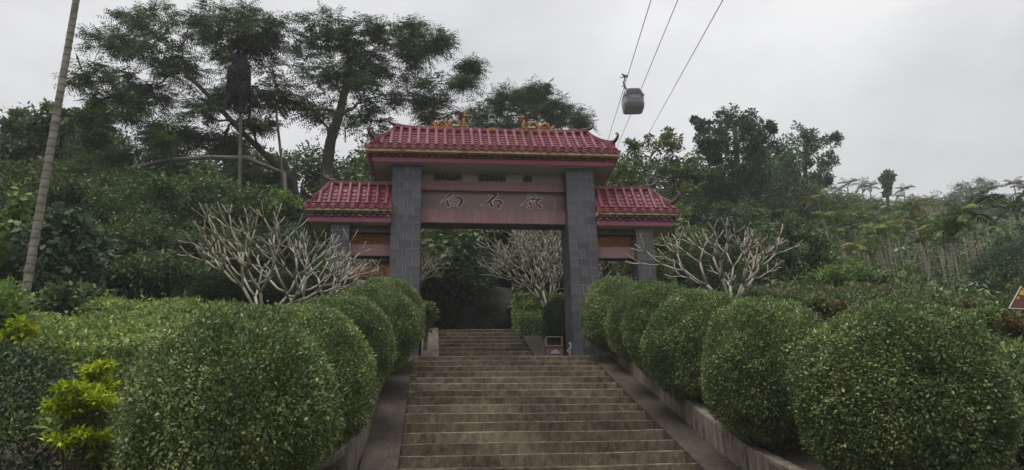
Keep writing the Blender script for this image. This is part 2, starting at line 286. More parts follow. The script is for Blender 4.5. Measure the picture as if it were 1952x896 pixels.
class MB:
    def __init__(s): s.v = []; s.f = []; s.mi = []; s.cur = 0
    def add(s, vs_, fs_):
        o = len(s.v); s.v += [tuple(map(float, p)) for p in vs_]
        for f in fs_: s.f.append(tuple(i+o for i in f)); s.mi.append(s.cur)
        return s
    def box(s, x0, x1, y0, y1, z0, z1):
        return s.add([(x0,y0,z0),(x1,y0,z0),(x1,y1,z0),(x0,y1,z0),(x0,y0,z1),(x1,y0,z1),(x1,y1,z1),(x0,y1,z1)],
                     [(3,2,1,0),(4,5,6,7),(0,1,5,4),(1,2,6,5),(2,3,7,6),(3,0,4,7)])
    def cbox(s, x0, x1, y0, y1, z0, z1, c):
        """box with the front (-Y) edges chamfered"""
        return s.add([(x0,y1,z0),(x1,y1,z0),(x1,y1,z1),(x0,y1,z1),
                      (x0,y0+c,z0),(x1,y0+c,z0),(x1,y0+c,z1),(x0,y0+c,z1),
                      (x0+c,y0,z0+c),(x1-c,y0,z0+c),(x1-c,y0,z1-c),(x0+c,y0,z1-c)],
                     [(0,3,2,1),(0,1,5,4),(1,2,6,5),(2,3,7,6),(3,0,4,7),(8,9,10,11),(4,5,9,8),(5,6,10,9),(6,7,11,10),(7,4,8,11)])
    def tube(s, pts, rad, n=8, cap=True, flat=1.0, up=None):
        pts = [np.array(p, float) for p in pts]; k = len(pts)
        if not hasattr(rad, '__len__'): rad = [rad]*k
        prev = None; base = len(s.v); V = []; Fc = []
        for i in range(k):
            t = pts[min(i+1, k-1)]-pts[max(i-1, 0)]; t = t/(np.linalg.norm(t)+1e-9)
            if prev is None:
                a = np.array(up if up is not None else ((0, 0, 1) if abs(t[2]) < 0.9 else (1, 0, 0)), float)
            else: a = prev
            a = a-t*np.dot(a, t); a /= (np.linalg.norm(a)+1e-9); prev = a
            b = np.cross(t, a)
            for j in range(n):
                an = 2*math.pi*j/n
                V.append(pts[i]+rad[i]*(a*math.cos(an)+b*math.sin(an)*flat))
        for i in range(k-1):
            for j in range(n):
                q = (j+1) % n
                Fc.append((i*n+j, i*n+q, (i+1)*n+q, (i+1)*n+j))
        if cap:
            Fc.append(tuple(range(n-1, -1, -1))); Fc.append(tuple((k-1)*n+j for j in range(n)))
        return s.add(V, Fc)
    def lathe(s, c, prof, n=16):
        V = []; Fc = []
        for (r, z) in prof:
            for j in range(n):
                a = 2*math.pi*j/n; V.append((c[0]+r*math.cos(a), c[1]+r*math.sin(a), c[2]+z))
        for i in range(len(prof)-1):
            for j in range(n):
                q = (j+1) % n; Fc.append((i*n+j, i*n+q, (i+1)*n+q, (i+1)*n+j))
        Fc.append(tuple(range(n-1, -1, -1))); Fc.append(tuple((len(prof)-1)*n+j for j in range(n)))
        return s.add(V, Fc)
    def prism(s, poly, y0, y1):
        """poly: (x,z) outline, counter-clockwise seen from -Y"""
        n = len(poly)
        V = [(x, y0, z) for x, z in poly]+[(x, y1, z) for x, z in poly]
        Fc = [tuple(range(n)), tuple(range(2*n-1, n-1, -1))]
        for i in range(n):
            j = (i+1) % n; Fc.append((i, n+i, n+j, j))
        return s.add(V, Fc)
    def mesh(s, name, mats, off=(0, 0, 0)):
        me = bpy.data.meshes.new(name)
        ox, oy, oz = off
        me.from_pydata([(x-ox, y-oy, z-oz) for x, y, z in s.v], [], s.f)
        for m in (mats if isinstance(mats, (list, tuple)) else [mats]): me.materials.append(MATS[m])
        if any(s.mi): me.polygons.foreach_set('material_index', s.mi)
        me.update()
        return me
    def build(s, name, mats, parent=None, smooth=False):
        return link_mesh(name, s.mesh(name, mats, origin_of(parent)), parent, None, smooth)

_BOX = {}
def box_piece(name, mat, parent, x0, x1, y0, y1, z0, z1, c=0.0):
    key = (mat, round(x1-x0, 3), round(y1-y0, 3), round(z1-z0, 3), c)
    if key not in _BOX:
        w, d, h = x1-x0, y1-y0, z1-z0
        m = MB()
        (m.cbox(-w/2, w/2, -d/2, d/2, -h/2, h/2, c) if c else m.box(-w/2, w/2, -d/2, d/2, -h/2, h/2))
        _BOX[key] = m.mesh(name, mat)
    o = origin_of(parent)
    return link_mesh(name, _BOX[key], parent, ((x0+x1)/2-o[0], (y0+y1)/2-o[1], (z0+z1)/2-o[2]))

# ------------------------------------------------------------------ leaves
def unit(a): return a/(np.linalg.norm(a, axis=-1, keepdims=True)+1e-9)
def leaf_arrays(C, D, N, L, W, fold=0.12):
    D = unit(D); N = unit(N-D*np.sum(N*D, axis=1, keepdims=True)); S = np.cross(D, N)
    L = np.broadcast_to(np.asarray(L, float), (len(C),))[:, None]; W = np.broadcast_to(np.asarray(W, float), (len(C),))[:, None]
    M = C+D*L*0.45+N*L*fold
    V = np.stack([C, M+S*W*0.5, C+D*L, M-S*W*0.5], axis=1).reshape(-1, 3)
    F = np.arange(len(V)).reshape(-1, 4)
    return V, F
def rnd_dir(n):
    return unit(RS.normal(size=(n, 3)))
class Leaves:
    def __init__(s): s.V = []; s.n = 0
    def add(s, C, D, N, L, W, fold=0.12):
        V, F = leaf_arrays(C, D, N, L, W, fold); s.V.append(V); return s
    def mesh(s, name, mat, off=(0, 0, 0)):
        V = np.concatenate(s.V)-np.asarray(off); F = np.arange(len(V)).reshape(-1, 4)
        return np_mesh(name, V, F, mat)
    def build(s, name, mat, parent, kind='stuff'):
        o = part(name, s.mesh(name, mat, origin_of(parent)), parent)
        o['kind'] = kind
        return o

def ball_leaves(lv, c, r, n, leaf, bumps=26, bump_amp=0.07, depth=0.16, low_cut=-1.0, aspect=0.55):
    """leaf shell of a clipped bush: c centre, r (rx,ry,rz)"""
    c = np.asarray(c, float); r = np.asarray(r, float)
    d = rnd_dir(int(n*1.15)); d = d[d[:, 2] > low_cut][:n]
    bd = rnd_dir(bumps); ba = RS.uniform(-1, 1, bumps)*bump_amp
    k = np.exp(-(1-d@bd.T)/0.035)@ba
    bd2 = rnd_dir(220); ba2 = RS.uniform(-1, 0.6, 220)*bump_amp*1.05
    for q0 in range(0, len(d), 8000): k[q0:q0+8000] += np.exp(-(1-d[q0:q0+8000]@bd2.T)/0.004)@ba2
    rad = (1+k)*(1-depth*RS.beta(1.1, 2.6, len(d)))
    # stray shoots standing proud of the clipping
    st = RS.rand(len(d)) < 0.03; rad[st] += RS.uniform(0.01, 0.055, st.sum())+0.06*(RS.rand(st.sum()) < 0.12)*np.clip(d[st, 2]+0.3, 0, 1)
    P = c+d*r*rad[:, None]
    out = unit(d/r)
    D = unit(out*0.7+rnd_dir(len(d))*0.85+np.array([0, 0, 0.1]))
    N = unit(out*0.45+rnd_dir(len(d))*0.6+np.array([0, 0, 0.85]))
    L = leaf*RS.uniform(0.6, 1.3, len(d))
    lv.add(P, D, N, L, L*aspect)
def box_leaves(lv, x0, x1, y0, y1, zf, h, n, leaf, rnd=0.10):
    """clipped hedge: box footprint, zf(x,y) ground, height h, rounded and uneven"""
    w, d = x1-x0, y1-y0
    areas = np.array([w*d, w*h, w*h*0.3, d*h, d*h]); pr = areas/areas.sum()
    side = RS.choice(5, n, p=pr)
    u, v = RS.rand(n), RS.rand(n)
    X = np.where(side <= 2, x0+u*w, np.where(side == 3, x0, x1))
    Y = np.where(side == 0, y0+v*d, np.where(side == 1, y0, np.where(side == 2, y1, y0+u*d)))
    H = np.where(side == 0, h, v*h)
    nx = np.where(side == 3, -1, np.where(side == 4, 1, 0)); ny = np.where(side == 1, -1, np.where(side == 2, 1, 0)); nz = np.where(side == 0, 1, 0)
    out = np.stack([nx, ny, nz], 1).astype(float)
    Z = np.array([zf(a, b) for a, b in zip(X, Y)])+H
    # round the upper edges
    ex = np.minimum(np.minimum(X-x0, x1-X), np.minimum(Y-y0, y1-Y)); top = (side == 0)
    Z[top] -= 0.10*np.exp(-ex[top]/0.12)
    wob = 0.05*np.sin(X*3.1+Y*2.3)+0.04*np.sin(X*7.3-Y*5.1)
    Z += np.where(top, wob, 0)
    P = np.stack([X, Y, Z], 1)-out*(rnd*RS.beta(1.1, 2.2, n))[:, None]+RS.normal(size=(n, 3))*0.012
    D = unit(out*0.5+rnd_dir(n)*0.9+np.array([0, 0, 0.3])); N = unit(out*0.9+rnd_dir(n)*0.8+np.array([0, 0, 0.3]))
    L = leaf*RS.uniform(0.6, 1.3, n)
    lv.add(P, D, N, L, L*0.5)
def cluster_leaves(lv, centers, rads, n_each, leaf, aspect=0.5, flat=0.8, droop=0.0):
    C = np.repeat(np.asarray(centers, float), n_each, axis=0); R_ = np.repeat(np.asarray(rads, float), n_each)
    d = rnd_dir(len(C)); rr = RS.rand(len(C))**0.45
    off = d*(R_*rr)[:, None]; off[:, 2] *= flat
    P = C+off
    D = unit(off/(R_[:, None]+1e-6)*0.8+rnd_dir(len(C))*0.8+np.array([0, 0, 0.1-droop]))
    N = unit(rnd_dir(len(C))*0.8+np.array([0, 0, 0.9]))
    L = leaf*RS.uniform(0.6, 1.3, len(C))
    lv.add(P, D, N, L, L*aspect)
def feather_fronds(lv, P, D, length, pairs=7, pin=0.15, wid=0.05):
    """bipinnate sprays: P (n,3) bases, D (n,3) directions"""
    n = len(P); D = unit(D); up = np.array([0, 0, 1.0])
    S = unit(np.cross(D, up)+RS.normal(size=(n, 3))*0.15); length = np.broadcast_to(length, (n,))
    for k in range(pairs):
        t = (k+0.6)/pairs
        base = P+D*(length*t)[:, None]-up*((t**2)*0.22*length)[:, None]
        for sg in (-1, 1):
            dd = unit(S*sg+D*0.55-up*(0.25+RS.rand(n, 1)*0.35))
            nn = unit(up+RS.normal(size=(n, 3))*0.35)
            L = pin*(1.0-0.55*abs(t-0.4))*RS.uniform(0.8, 1.2, n)
            lv.add(base, dd, nn, L, L*wid/pin, 0.03)

# ------------------------------------------------------------------ terrain
def lerp_tab(v, tab):
    return np.interp(v, [a for a, _ in tab], [b for _, b in tab])
T_MID = [(-60, 0), (4.2, 0), (5.0, 0.05), (16.1, 4.20), (17.2, 4.22), (20.5, 5.50), (26, 5.7), (36, 10.5), (60, 18.5), (95, 28.5), (130, 31), (400, 12), (3000, 0)]
T_OUT = [(-60, 0), (3.8, 0.0), (4.6, 0.22), (16.0, 4.52), (22, 7.0), (35, 11.6), (60, 21.0), (95, 34.0), (130, 37), (400, 14), (3000, 0)]
def ground_z(x, y):
    w = np.clip((np.abs(x-1.35)-2.6)/3.5, 0, 1); w = w*w*(3-2*w)
    w = np.where(np.asarray(y) < 16.2, 1.0, w)
    z = lerp_tab(y, T_MID)*(1-w)+lerp_tab(y, T_OUT)*w
    far = np.clip((np.abs(x-1.35)-3)/6, 0, 1)*np.clip((y-14)/10, 0, 1)
    z = z+far*(0.35*np.sin(x*0.33+y*0.21)+0.5*np.sin(x*0.12-y*0.17+1.0))
    return z
def gz(x, y): return float(ground_z(np.float64(x), np.float64(y)))
def make_terrain():
    xs = np.unique(np.round(np.concatenate([np.arange(-12, 16, 0.5), [-0.99, -0.93, 3.83, 3.89], np.arange(-60, -12, 2.0), np.arange(16, 80, 2.0), np.arange(-200, -60, 10), np.arange(80, 200, 10), [-2500, -1200, -600, -350, 350, 600, 1200, 2500]]), 3))
    ys = np.unique(np.round(np.concatenate([np.arange(-4, 30, 0.5), np.arange(30, 110, 2.0), np.arange(110, 260, 10), [-2500, -600, -100, -20, 300, 400, 700, 1400, 3000]]), 3))
    X, Y = np.meshgrid(xs, ys)
    Z = ground_z(X, Y)
    corr = (X > -0.96) & (X < 3.86) & (Y > 3.6) & (Y < 22.6)
    Z = np.where(corr, Z-0.75, Z)
    V = np.stack([X.ravel(), Y.ravel(), Z.ravel()], 1)
    nx, ny = len(xs), len(ys)
    idx = np.arange(nx*ny).reshape(ny, nx)
    F = np.stack([idx[:-1, :-1].ravel(), idx[:-1, 1:].ravel(), idx[1:, 1:].ravel(), idx[1:, :-1].ravel()], 1)
    o = link_mesh('hillside', np_mesh('hillside', V, F, 'hill_ground'), smooth=True)
    tag(o, kind='structure')
make_terrain()

# ------------------------------------------------------------------ stairs
SX0, SX1 = -0.40, 3.32
T_, M_ = 0.45, 0.3825
R_ISE = T_*M_
E_Y0 = 10.227
def edge(n):
    y = E_Y0+n*T_
    return y, 1.6-3.4656+M_*y
stairs = link_mesh('stone_stairs', (lambda m: m.mesh('stone_stairs', 'wall_concrete'))(
    (lambda m, a, b: m.add([(SX0-0.02, a[0]-0.2, a[1]-1.2), (SX1+0.02, a[0]-0.2, a[1]-1.2), (SX1+0.02, b[0]+0.9, a[1]-1.2), (SX0-0.02, b[0]+0.9, a[1]-1.2),
                             (SX0-0.02, a[0]+0.5, a[1]-0.36), (SX1+0.02, a[0]+0.5, a[1]-0.36), (SX1+0.02, b[0]+0.9, b[1]-0.36), (SX0-0.02, b[0]+0.9, b[1]-0.36)],
                            [(3, 2, 1, 0), (4, 5, 6, 7), (0, 1, 5, 4), (1, 2, 6, 5), (2, 3, 7, 6), (3, 0, 4, 7)]))(MB(), edge(-11), edge(13))))
tag(stairs, kind='structure')
def make_step(parent, x0, x1, y, z, rise, tread, name='step', amp=0.006):
    m = MB(); nseg = 24; c = 0.011
    xsn = np.linspace(x0, x1, nseg+1)
    jy = RS.normal(size=nseg+1)*amp*0.6; jz = np.cumsum(RS.normal(size=nseg+1))*amp*0.35; jz -= jz.mean()
    rows = [(0.012, -rise-0.01), (0.0, -c*1.3), (c*0.9, 0.0), (tread, 0.0), (tread, -rise-0.01)]
    V = []
    for i, x in enumerate(xsn):
        for k, (dy, dz) in enumerate(rows):
            V.append((x, y+dy+(jy[i] if k in (0, 1, 2) else 0), z+dz+(jz[i] if k in (1, 2, 3) else 0)))
    k = len(rows); Fm = {0: [], 1: []}
    for i in range(nseg):
        for j in range(k-1):
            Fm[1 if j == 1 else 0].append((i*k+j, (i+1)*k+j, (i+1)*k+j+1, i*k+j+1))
    m.cur = 0; m.add(V, Fm[0]+[tuple(range(k)), tuple(nseg*k+q for q in range(k-1, -1, -1))])
    base = 0
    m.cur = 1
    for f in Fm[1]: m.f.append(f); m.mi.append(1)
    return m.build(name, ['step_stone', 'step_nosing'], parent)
for n in range(-11, 14):
    y, z = edge(n)
    x1 = SX1 if n > 0 else SX1+0.0
    make_step(stairs, SX0, x1, y, z, R_ISE, T_+0.06 if n < 13 else 1.1)
LAND_Z = edge(13)[1]; LAND_Y = edge(13)[0]
# ramps beside the steps
def strip(name, mat, xa, xb, prof, dz0, thick, kind=None, jitter=0.0, parent=None):
    """sheet-like solid between x=xa..xb following prof [(y,z)...]"""
    m = MB(); V = []
    for (y, z) in prof:
        V += [(xa, y, z+dz0), (xb, y, z+dz0), (xb, y, z+dz0-thick), (xa, y, z+dz0-thick)]
    Fc = []
    for i in range(len(prof)-1):
        o = i*4
        for j in range(4):
            q = (j+1) % 4; Fc.append((o+j, o+q, o+4+q, o+4+j))
    e = (len(prof)-1)*4
    Fc += [(3, 2, 1, 0), (e, e+1, e+2, e+3)]
    m.add(V, Fc)
    o = m.build(name, mat, parent)
    if kind: o['kind'] = kind
    return o
slope = [(y, 1.6-3.4656+M_*y) for y in np.linspace(5.3, LAND_Y, 12)]
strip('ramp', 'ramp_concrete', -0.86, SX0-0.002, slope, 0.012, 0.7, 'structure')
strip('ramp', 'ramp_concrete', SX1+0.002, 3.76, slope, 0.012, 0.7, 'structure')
# landing under the gate
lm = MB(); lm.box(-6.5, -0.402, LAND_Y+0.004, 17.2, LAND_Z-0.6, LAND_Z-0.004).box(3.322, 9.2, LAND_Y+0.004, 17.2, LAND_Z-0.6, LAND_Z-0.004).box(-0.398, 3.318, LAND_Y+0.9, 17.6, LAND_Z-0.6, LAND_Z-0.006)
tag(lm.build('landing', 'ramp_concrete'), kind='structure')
# low walls holding the planting beds, curving outward at their lower ends
def low_wall(label, path, h, w, side):
    o = thing('retaining_wall', label, 'wall', (path[0][0], path[0][1], gz(path[0][0], path[0][1])))
    m = MB(); cp = MB()
    # resample
    P = []
    for a, b in zip(path[:-1], path[1:]):
        k = max(1, int(math.hypot(b[0]-a[0], b[1]-a[1])/0.35))
        for i in range(k): P.append((a[0]+(b[0]-a[0])*i/k, a[1]+(b[1]-a[1])*i/k))
    P.append(path[-1])
    V = []; V2 = []
    for i, (x, y) in enumerate(P):
        t = np.array(P[min(i+1, len(P)-1)])-np.array(P[max(i-1, 0)]); t = t/np.linalg.norm(t)
        nrm = np.array([-t[1], t[0]])*side
        zb = 1.6-3.4656+M_*y
        jt = RS.normal()*0.004
        hh = h+RS.normal()*0.006
        a = (x, y); b = (x+nrm[0]*w, y+nrm[1]*w)
        V += [(a[0], a[1], zb-0.5), (a[0]+nrm[0]*(0.004+jt), a[1], zb+hh-0.025), (a[0]+nrm[0]*0.02, a[1]+nrm[1]*0.02, zb+hh), (b[0], b[1], zb+hh-0.005), (b[0], b[1], zb-0.5)]
    k = 5; Fc = []
    for i in range(len(P)-1):
        for j in range(k-1):
            f = (i*k+j, i*k+j+1, (i+1)*k+j+1, (i+1)*k+j)
            Fc.append(f if side > 0 else f[::-1])
    Fc += [tuple(range(k)), tuple((len(P)-1)*k+j for j in range(k-1, -1, -1))]
    m.add(V, Fc); m.build('wall_body', 'wall_concrete', o)
    return o
WL_PATH = [(-0.86, 16.05), (-0.86, 10.5), (-0.90, 9.9), (-1.02, 9.3), (-1.25, 8.75), (-1.6, 8.3), (-2.1, 7.9), (-2.8, 7.6)]
WR_PATH = [(3.76, 16.05), (3.76, 10.0), (3.80, 9.3), (3.95, 8.6), (4.25, 8.0), (4.7, 7.5), (5.4, 7.1), (6.4, 6.8)]
low_wall('stained low concrete wall beside the left ramp, under the left bushes', WL_PATH, 0.40, 0.16, -1)
low_wall('streaked low concrete wall beside the right ramp, under the round bushes', WR_PATH, 0.36, 0.16, 1)

# upper flight behind the gate
US_Y, US_R, US_T = 17.1, 0.172, 0.425
us = MB(); us.add([(0.12, US_Y+0.1, LAND_Z-0.7), (2.28, US_Y+0.1, LAND_Z-0.7), (2.28, 24.2, LAND_Z-0.7), (0.12, 24.2, LAND_Z-0.7),
                   (0.12, US_Y+0.2, LAND_Z-0.22), (2.28, US_Y+0.2, LAND_Z-0.22), (2.28, 20.7, LAND_Z+1.14), (0.12, 20.7, LAND_Z+1.14), (2.28, 24.2, LAND_Z+1.14), (0.12, 24.2, LAND_Z+1.14)],
                  [(3, 2, 1, 0), (4, 5, 6, 7), (7, 6, 8, 9), (0, 1, 5, 4), (1, 2, 8, 6, 5), (2, 3, 9, 8), (3, 0, 4, 7, 9)])
upper = us.build('upper_stone_stairs', 'wall_concrete'); tag(upper, kind='structure')
for k in range(8):
    make_step(upper, 0.14, 2.26, US_Y+k*US_T, LAND_Z+(k+1)*US_R, US_R, US_T+0.05 if k < 7 else 1.3, amp=0.004)
make_step(upper, -0.35, 2.5, 21.3, LAND_Z+9*US_R, US_R, 2.8, amp=0.004)
uslope = [(US_Y-0.35, LAND_Z+0.01)]+[(US_Y+t*0.425*8/8, LAND_Z+0.172+t*0.172) for t in np.linspace(0, 7.2, 5)]+[(21.4, LAND_Z+0.172*8.3)]
strip('ramp', 'wall_concrete', -0.26, 0.138, uslope, 0.02, 0.6, 'structure')
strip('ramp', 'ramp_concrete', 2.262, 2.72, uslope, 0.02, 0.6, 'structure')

# ------------------------------------------------------------------ the gate
XC, G = 1.354, 16.17
PA, PW, PD = 1.6535, 0.6476, 0.949
YC = G+PD/2
Z0 = LAND_Z
ZT = 8.64
gate = thing('memorial_gate', 'slate and red tiled gate with two side bays standing at the top of the steps', 'gate', (XC, G, Z0))

def tile_pillar(x0, x1, y0, y1, z0, z1, h, patt, faces, seed):
    rr = random.Random(seed)
    p = MB().box(x0+0.004, x1-0.004, y0+0.004, y1-0.004, z0-0.3, z1).build('pillar', 'grout', gate)
    g = 0.0055; tk = 0.016
    rest = MB()
    nc = int(math.ceil((z1-z0)/h)); z = z0
    for i in range(nc):
        zb = z0+i*h; zt_ = min(zb+h, z1)
        if zt_-zb < 0.04: break
        us_ = patt[i % len(patt)]
        us_ = [u+(rr.uniform(-0.012, 0.012) if 0 < u < 1 else 0) for u in us_]
        for a, b in zip(us_[:-1], us_[1:]):
            for fc in ('f', 'b', 'l', 'r'):
                pr = rr.uniform(-0.0015, 0.0015)
                if fc in 'fb':
                    xa = x0+a*(x1-x0)+(g if a > 0 else 0); xb = x0+b*(x1-x0)-(g if b < 1 else 0)
                    ya, yb = (y0-pr, y0+tk) if fc == 'f' else (y1-tk, y1+pr)
                else:
                    ya = y0+tk+0.001+a*(y1-y0-2*tk-0.002)+(g if a > 0 else 0); yb = y0+tk+0.001+b*(y1-y0-2*tk-0.002)-(g if b < 1 else 0)
                    xa, xb = (x0-pr, x0+tk) if fc == 'l' else (x1-tk, x1+pr)
                if fc in faces: box_piece('block', 'slate', p, round(xa, 3), round(xb, 3), round(ya, 4), round(yb, 4), round(zb+g, 3), round(zt_-g, 3))
                else: rest.box(xa, xb, ya, yb, zb+g, zt_-g)
    ro = rest.build('block_cladding', 'slate', p); ro['kind'] = 'stuff'
    return p
P_BIG = [[0, 0.26, 0.74, 1], [0, 0.43, 0.53, 1]]
P_SM = [[0, 0.38, 1], [0, 0.70, 1]]
tile_pillar(XC-PA-PW, XC-PA, G, G+PD, Z0, ZT, 0.198, P_BIG, 'f', 1)
tile_pillar(XC+PA, XC+PA+PW, G, G+PD, Z0, ZT, 0.198, P_BIG, 'fl', 2)
SPX, SPW, SPD = 3.192, 0.404, 0.55
ZS_T = 7.20
tile_pillar(XC-SPX-SPW, XC-SPX, G, G+SPD, Z0, ZS_T, 0.198, P_SM, 'f', 3)
tile_pillar(XC+SPX, XC+SPX+SPW, G, G+SPD, Z0, ZS_T, 0.198, P_SM, 'f', 4)

def zc(py_l, py_r, Y, xl=804, xr=1075):
    return 0.5*(at(xl, py_l, Y)[2]+at(xr, py_r, Y)[2])
BX0, BX1 = XC-PA+0.001, XC+PA-0.001
# cross beam: lower tiled band, lettered panel, upper tiled band, plaster wall with grilles
z_bb = zc(423.0, 426.8, G+0.30); z_bt = zc(399.5, 403.5, G+0.30)
beam = MB().box(BX0, BX1, G+0.312, G+0.70, z_bb, z_bt).build('lower_beam', 'grout', gate)
def band(parent, nt_, y, z0, z1, mat, ynd, name='tile'):
    xs_ = np.linspace(BX0, BX1, nt_+1)
    for a, b in zip(xs_[:-1], xs_[1:]):
        box_piece(name, mat, parent, a+0.003, b-0.003, y, ynd, z0, z1)
band(beam, 17, G+0.296, z_bb-0.004, z_bt+0.004, 'beam_tile', G+0.313)
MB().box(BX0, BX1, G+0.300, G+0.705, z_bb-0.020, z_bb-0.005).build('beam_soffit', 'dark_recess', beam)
z_pt = zc(362, 368.5, G+0.44)
panel = MB().box(BX0, BX1, G+0.44, G+0.68, z_bt+0.005, z_pt+0.05).build('lettered_panel', 'granite_panel', gate)
z_ub = zc(360.5, 366.5, G+0.34); z_ut = zc(345.5, 349.8, G+0.34)
ubeam = MB().box(BX0, BX1, G+0.352, G+0.69, z_ub, z_ut).build('upper_beam', 'grout', gate)
band(ubeam, 11, G+0.336, z_ub-0.003, z_ut+0.004, 'beam_tile', G+0.353)
# plaster wall above, with openings for the grilles
YW = G+0.46
z_wt = ZT+0.02
def gx(px): return at(px, 338, YW)[0]
z_g0, z_g1 = zc(345.5, 349, YW)+0.012, zc(329.5, 332.5, YW)
openings = [(gx(826.5), gx(880)), (gx(911.5), gx(964)), (gx(996.5), gx(1014.5))]
wall = MB()
wall.box(BX0, BX1, YW, YW+0.16, z_ut+0.004, z_g0); wall.box(BX0, BX1, YW, YW+0.16, z_g1, z_wt)
cur = BX0
for a, b in openings:
    wall.box(cur, a, YW, YW+0.16, z_g0, z_g1); cur = b
wall.box(cur, BX1, YW, YW+0.16, z_g0, z_g1)
wall_o = wall.build('plaster_wall', 'plaster', gate)
for a, b in openings:
    gm = MB(); h = z_g1-z_g0; cell = h/2.0; nx_ = max(2, int(round((b-a)/cell)))
    cw = (b-a)/nx_
    ln = lambda p, q: gm.tube([p, q], 0.014, 6)
    for i in range(nx_+1):
        pass
    # wavy criss-cross lattice of rounded clay strips
    for j in range(2):
        for i in range(nx_):
            cx_, cz_ = a+(i+0.5)*cw, z_g0+(j+0.5)*cell
            pts = [(cx_+0.48*cw*math.cos(t), YW+0.07, cz_+0.48*cell*math.sin(t)) for t in np.linspace(0, 2*math.pi, 13)]
            gm.tube(pts, 0.010, 6, cap=False)
    for i in range(nx_+1):
        gm.tube([(a+i*cw, YW+0.07, z_g0), (a+i*cw, YW+0.07, z_g1)], 0.010, 6)
    gm.tube([(a, YW+0.07, z_g0+cell), (b, YW+0.07, z_g0+cell)], 0.012, 6)
    gm.box(a, b, YW+0.05, YW+0.09, z_g1-0.012, z_g1-0.001).box(a, b, YW+0.05, YW+0.09, z_g0+0.001, z_g0+0.012)
    gm.build('lattice_grille', 'grille_grey', wall_o)

# ------------------------------------------------ carved characters
def ribbon(m, pts, wd, y0, y1, extra=0.0):
    pts = [np.array(p, float) for p in pts]
    # smooth by one Chaikin pass
    if len(pts) > 2:
        P2, W2 = [pts[0]], [wd[0]]
        for i in range(len(pts)-1):
            for t in (0.25, 0.75):
                P2.append(pts[i]*(1-t)+pts[i+1]*t); W2.append(wd[i]*(1-t)+wd[i+1]*t)
        P2.append(pts[-1]); W2.append(wd[-1]); pts, wd = P2, W2
    L, R_ = [], []
    k = len(pts)
    for i in range(k):
        t = pts[min(i+1, k-1)]-pts[max(i-1, 0)]; t = t/(np.linalg.norm(t)+1e-9)
        n = np.array([-t[1], t[0]]); w = wd[i]/2+extra
        q = pts[i]-(t*extra if i == 0 else 0)+(t*extra if i == k-1 else 0)
        L.append(q+n*w); R_.append(q-n*w)
    V = []
    for a, b in zip(L, R_): V += [(a[0], y0, a[1]), (b[0], y0, b[1]), (b[0], y1, b[1]), (a[0], y1, a[1])]
    Fc = []
    for i in range(k-1):
        o = i*4
        for j in range(4):
            q = (j+1) % 4; Fc.append((o+j, o+4+j, o+4+q, o+q))
    Fc += [(0, 1, 2, 3), ((k-1)*4+3, (k-1)*4+2, (k-1)*4+1, (k-1)*4)]
    m.add(V, Fc)
YP = G+0.44
PXM = mpp(940, 383, YP)
def zoomA(z): return (820+z[0]/14.93, 350+z[1]/14.93)
def zoomB(z): return (800+z[0]/6.731, 310+z[1]/6.731)
CH = [
 (zoomA, 14.93, [([(300,530),(430,430),(560,330),(660,262)], [8,34,52,44]),
   ([(478,470),(500,560),(532,665)], [44,54,66]),
   ([(560,425),(700,395),(810,388),(885,440),(912,490),(870,575),(800,672)], [18,32,48,70,76,66,40]),
   ([(590,590),(650,520),(730,505),(752,550),(718,605),(650,618),(592,602)], [14,22,26,26,22,18,12])]),
 (zoomB, 6.731, [([(890,414),(945,402),(1003,412)], [12,22,22]),
   ([(985,414),(920,478),(855,528),(785,550)], [28,27,18,5]),
   ([(903,508),(932,572)], [24,28]),
   ([(940,503),(1000,486),(1047,500),(1050,525),(1012,543),(988,562),(1032,577)], [12,19,26,24,18,20,20])]),
 (zoomB, 6.731, [([(1400,424),(1408,458)], [14,14]), ([(1444,408),(1452,440)], [16,18]), ([(1496,422),(1478,456),(1410,470)], [14,16,12]),
   ([(1398,474),(1350,515),(1305,545)], [18,14,5]), ([(1432,480),(1500,476),(1562,466)], [12,16,22]),
   ([(1528,482),(1478,520),(1552,568),(1556,586)], [14,20,26,22]), ([(1418,492),(1396,528),(1442,552),(1420,584)], [12,14,16,18]),
   ([(1448,508),(1402,540)], [12,12]), ([(1380,570),(1432,590)], [10,16])]),
]
for cv, sc_, strokes in CH:
    mw, mr_ = MB(), MB()
    for si, (pts, wd) in enumerate(strokes):
        P2 = []
        for z in pts:
            px, py = cv(z); w3 = at(px, py, YP); P2.append((w3[0], w3[2]))
        W2 = [1.18*w/sc_*PXM for w in wd]
        ribbon(mw, P2, W2, YP-0.006-si*0.0004, YP+0.01, 0.017)
        ribbon(mr_, P2, W2, YP-0.012-si*0.0004, YP+0.01, 0.0)
    c = mw.build('carved_character', 'letter_white', panel); mr_.build('painted_stroke', 'letter_red', c)
sg = MB(); yy = 376.0; kk = 0
rg = random.Random(4)
while yy < 399:
    for _ in range(4):
        x0 = 1058.5+rg.uniform(-1.4, 1.6); x1 = x0+rg.uniform(-1.8, 1.8); y0 = yy+rg.uniform(0, 2.4); y1 = y0+rg.uniform(-1.0, 1.4)
        a, b = at(x0, y0, YP), at(x1, y1, YP)
        ribbon(sg, [(a[0], a[2]), (b[0], b[2])], [0.007, 0.006], YP-0.004-kk*0.0001, YP+0.005); kk += 1
    yy += 3.1
sg.build('signature_column', 'letter_white', panel)

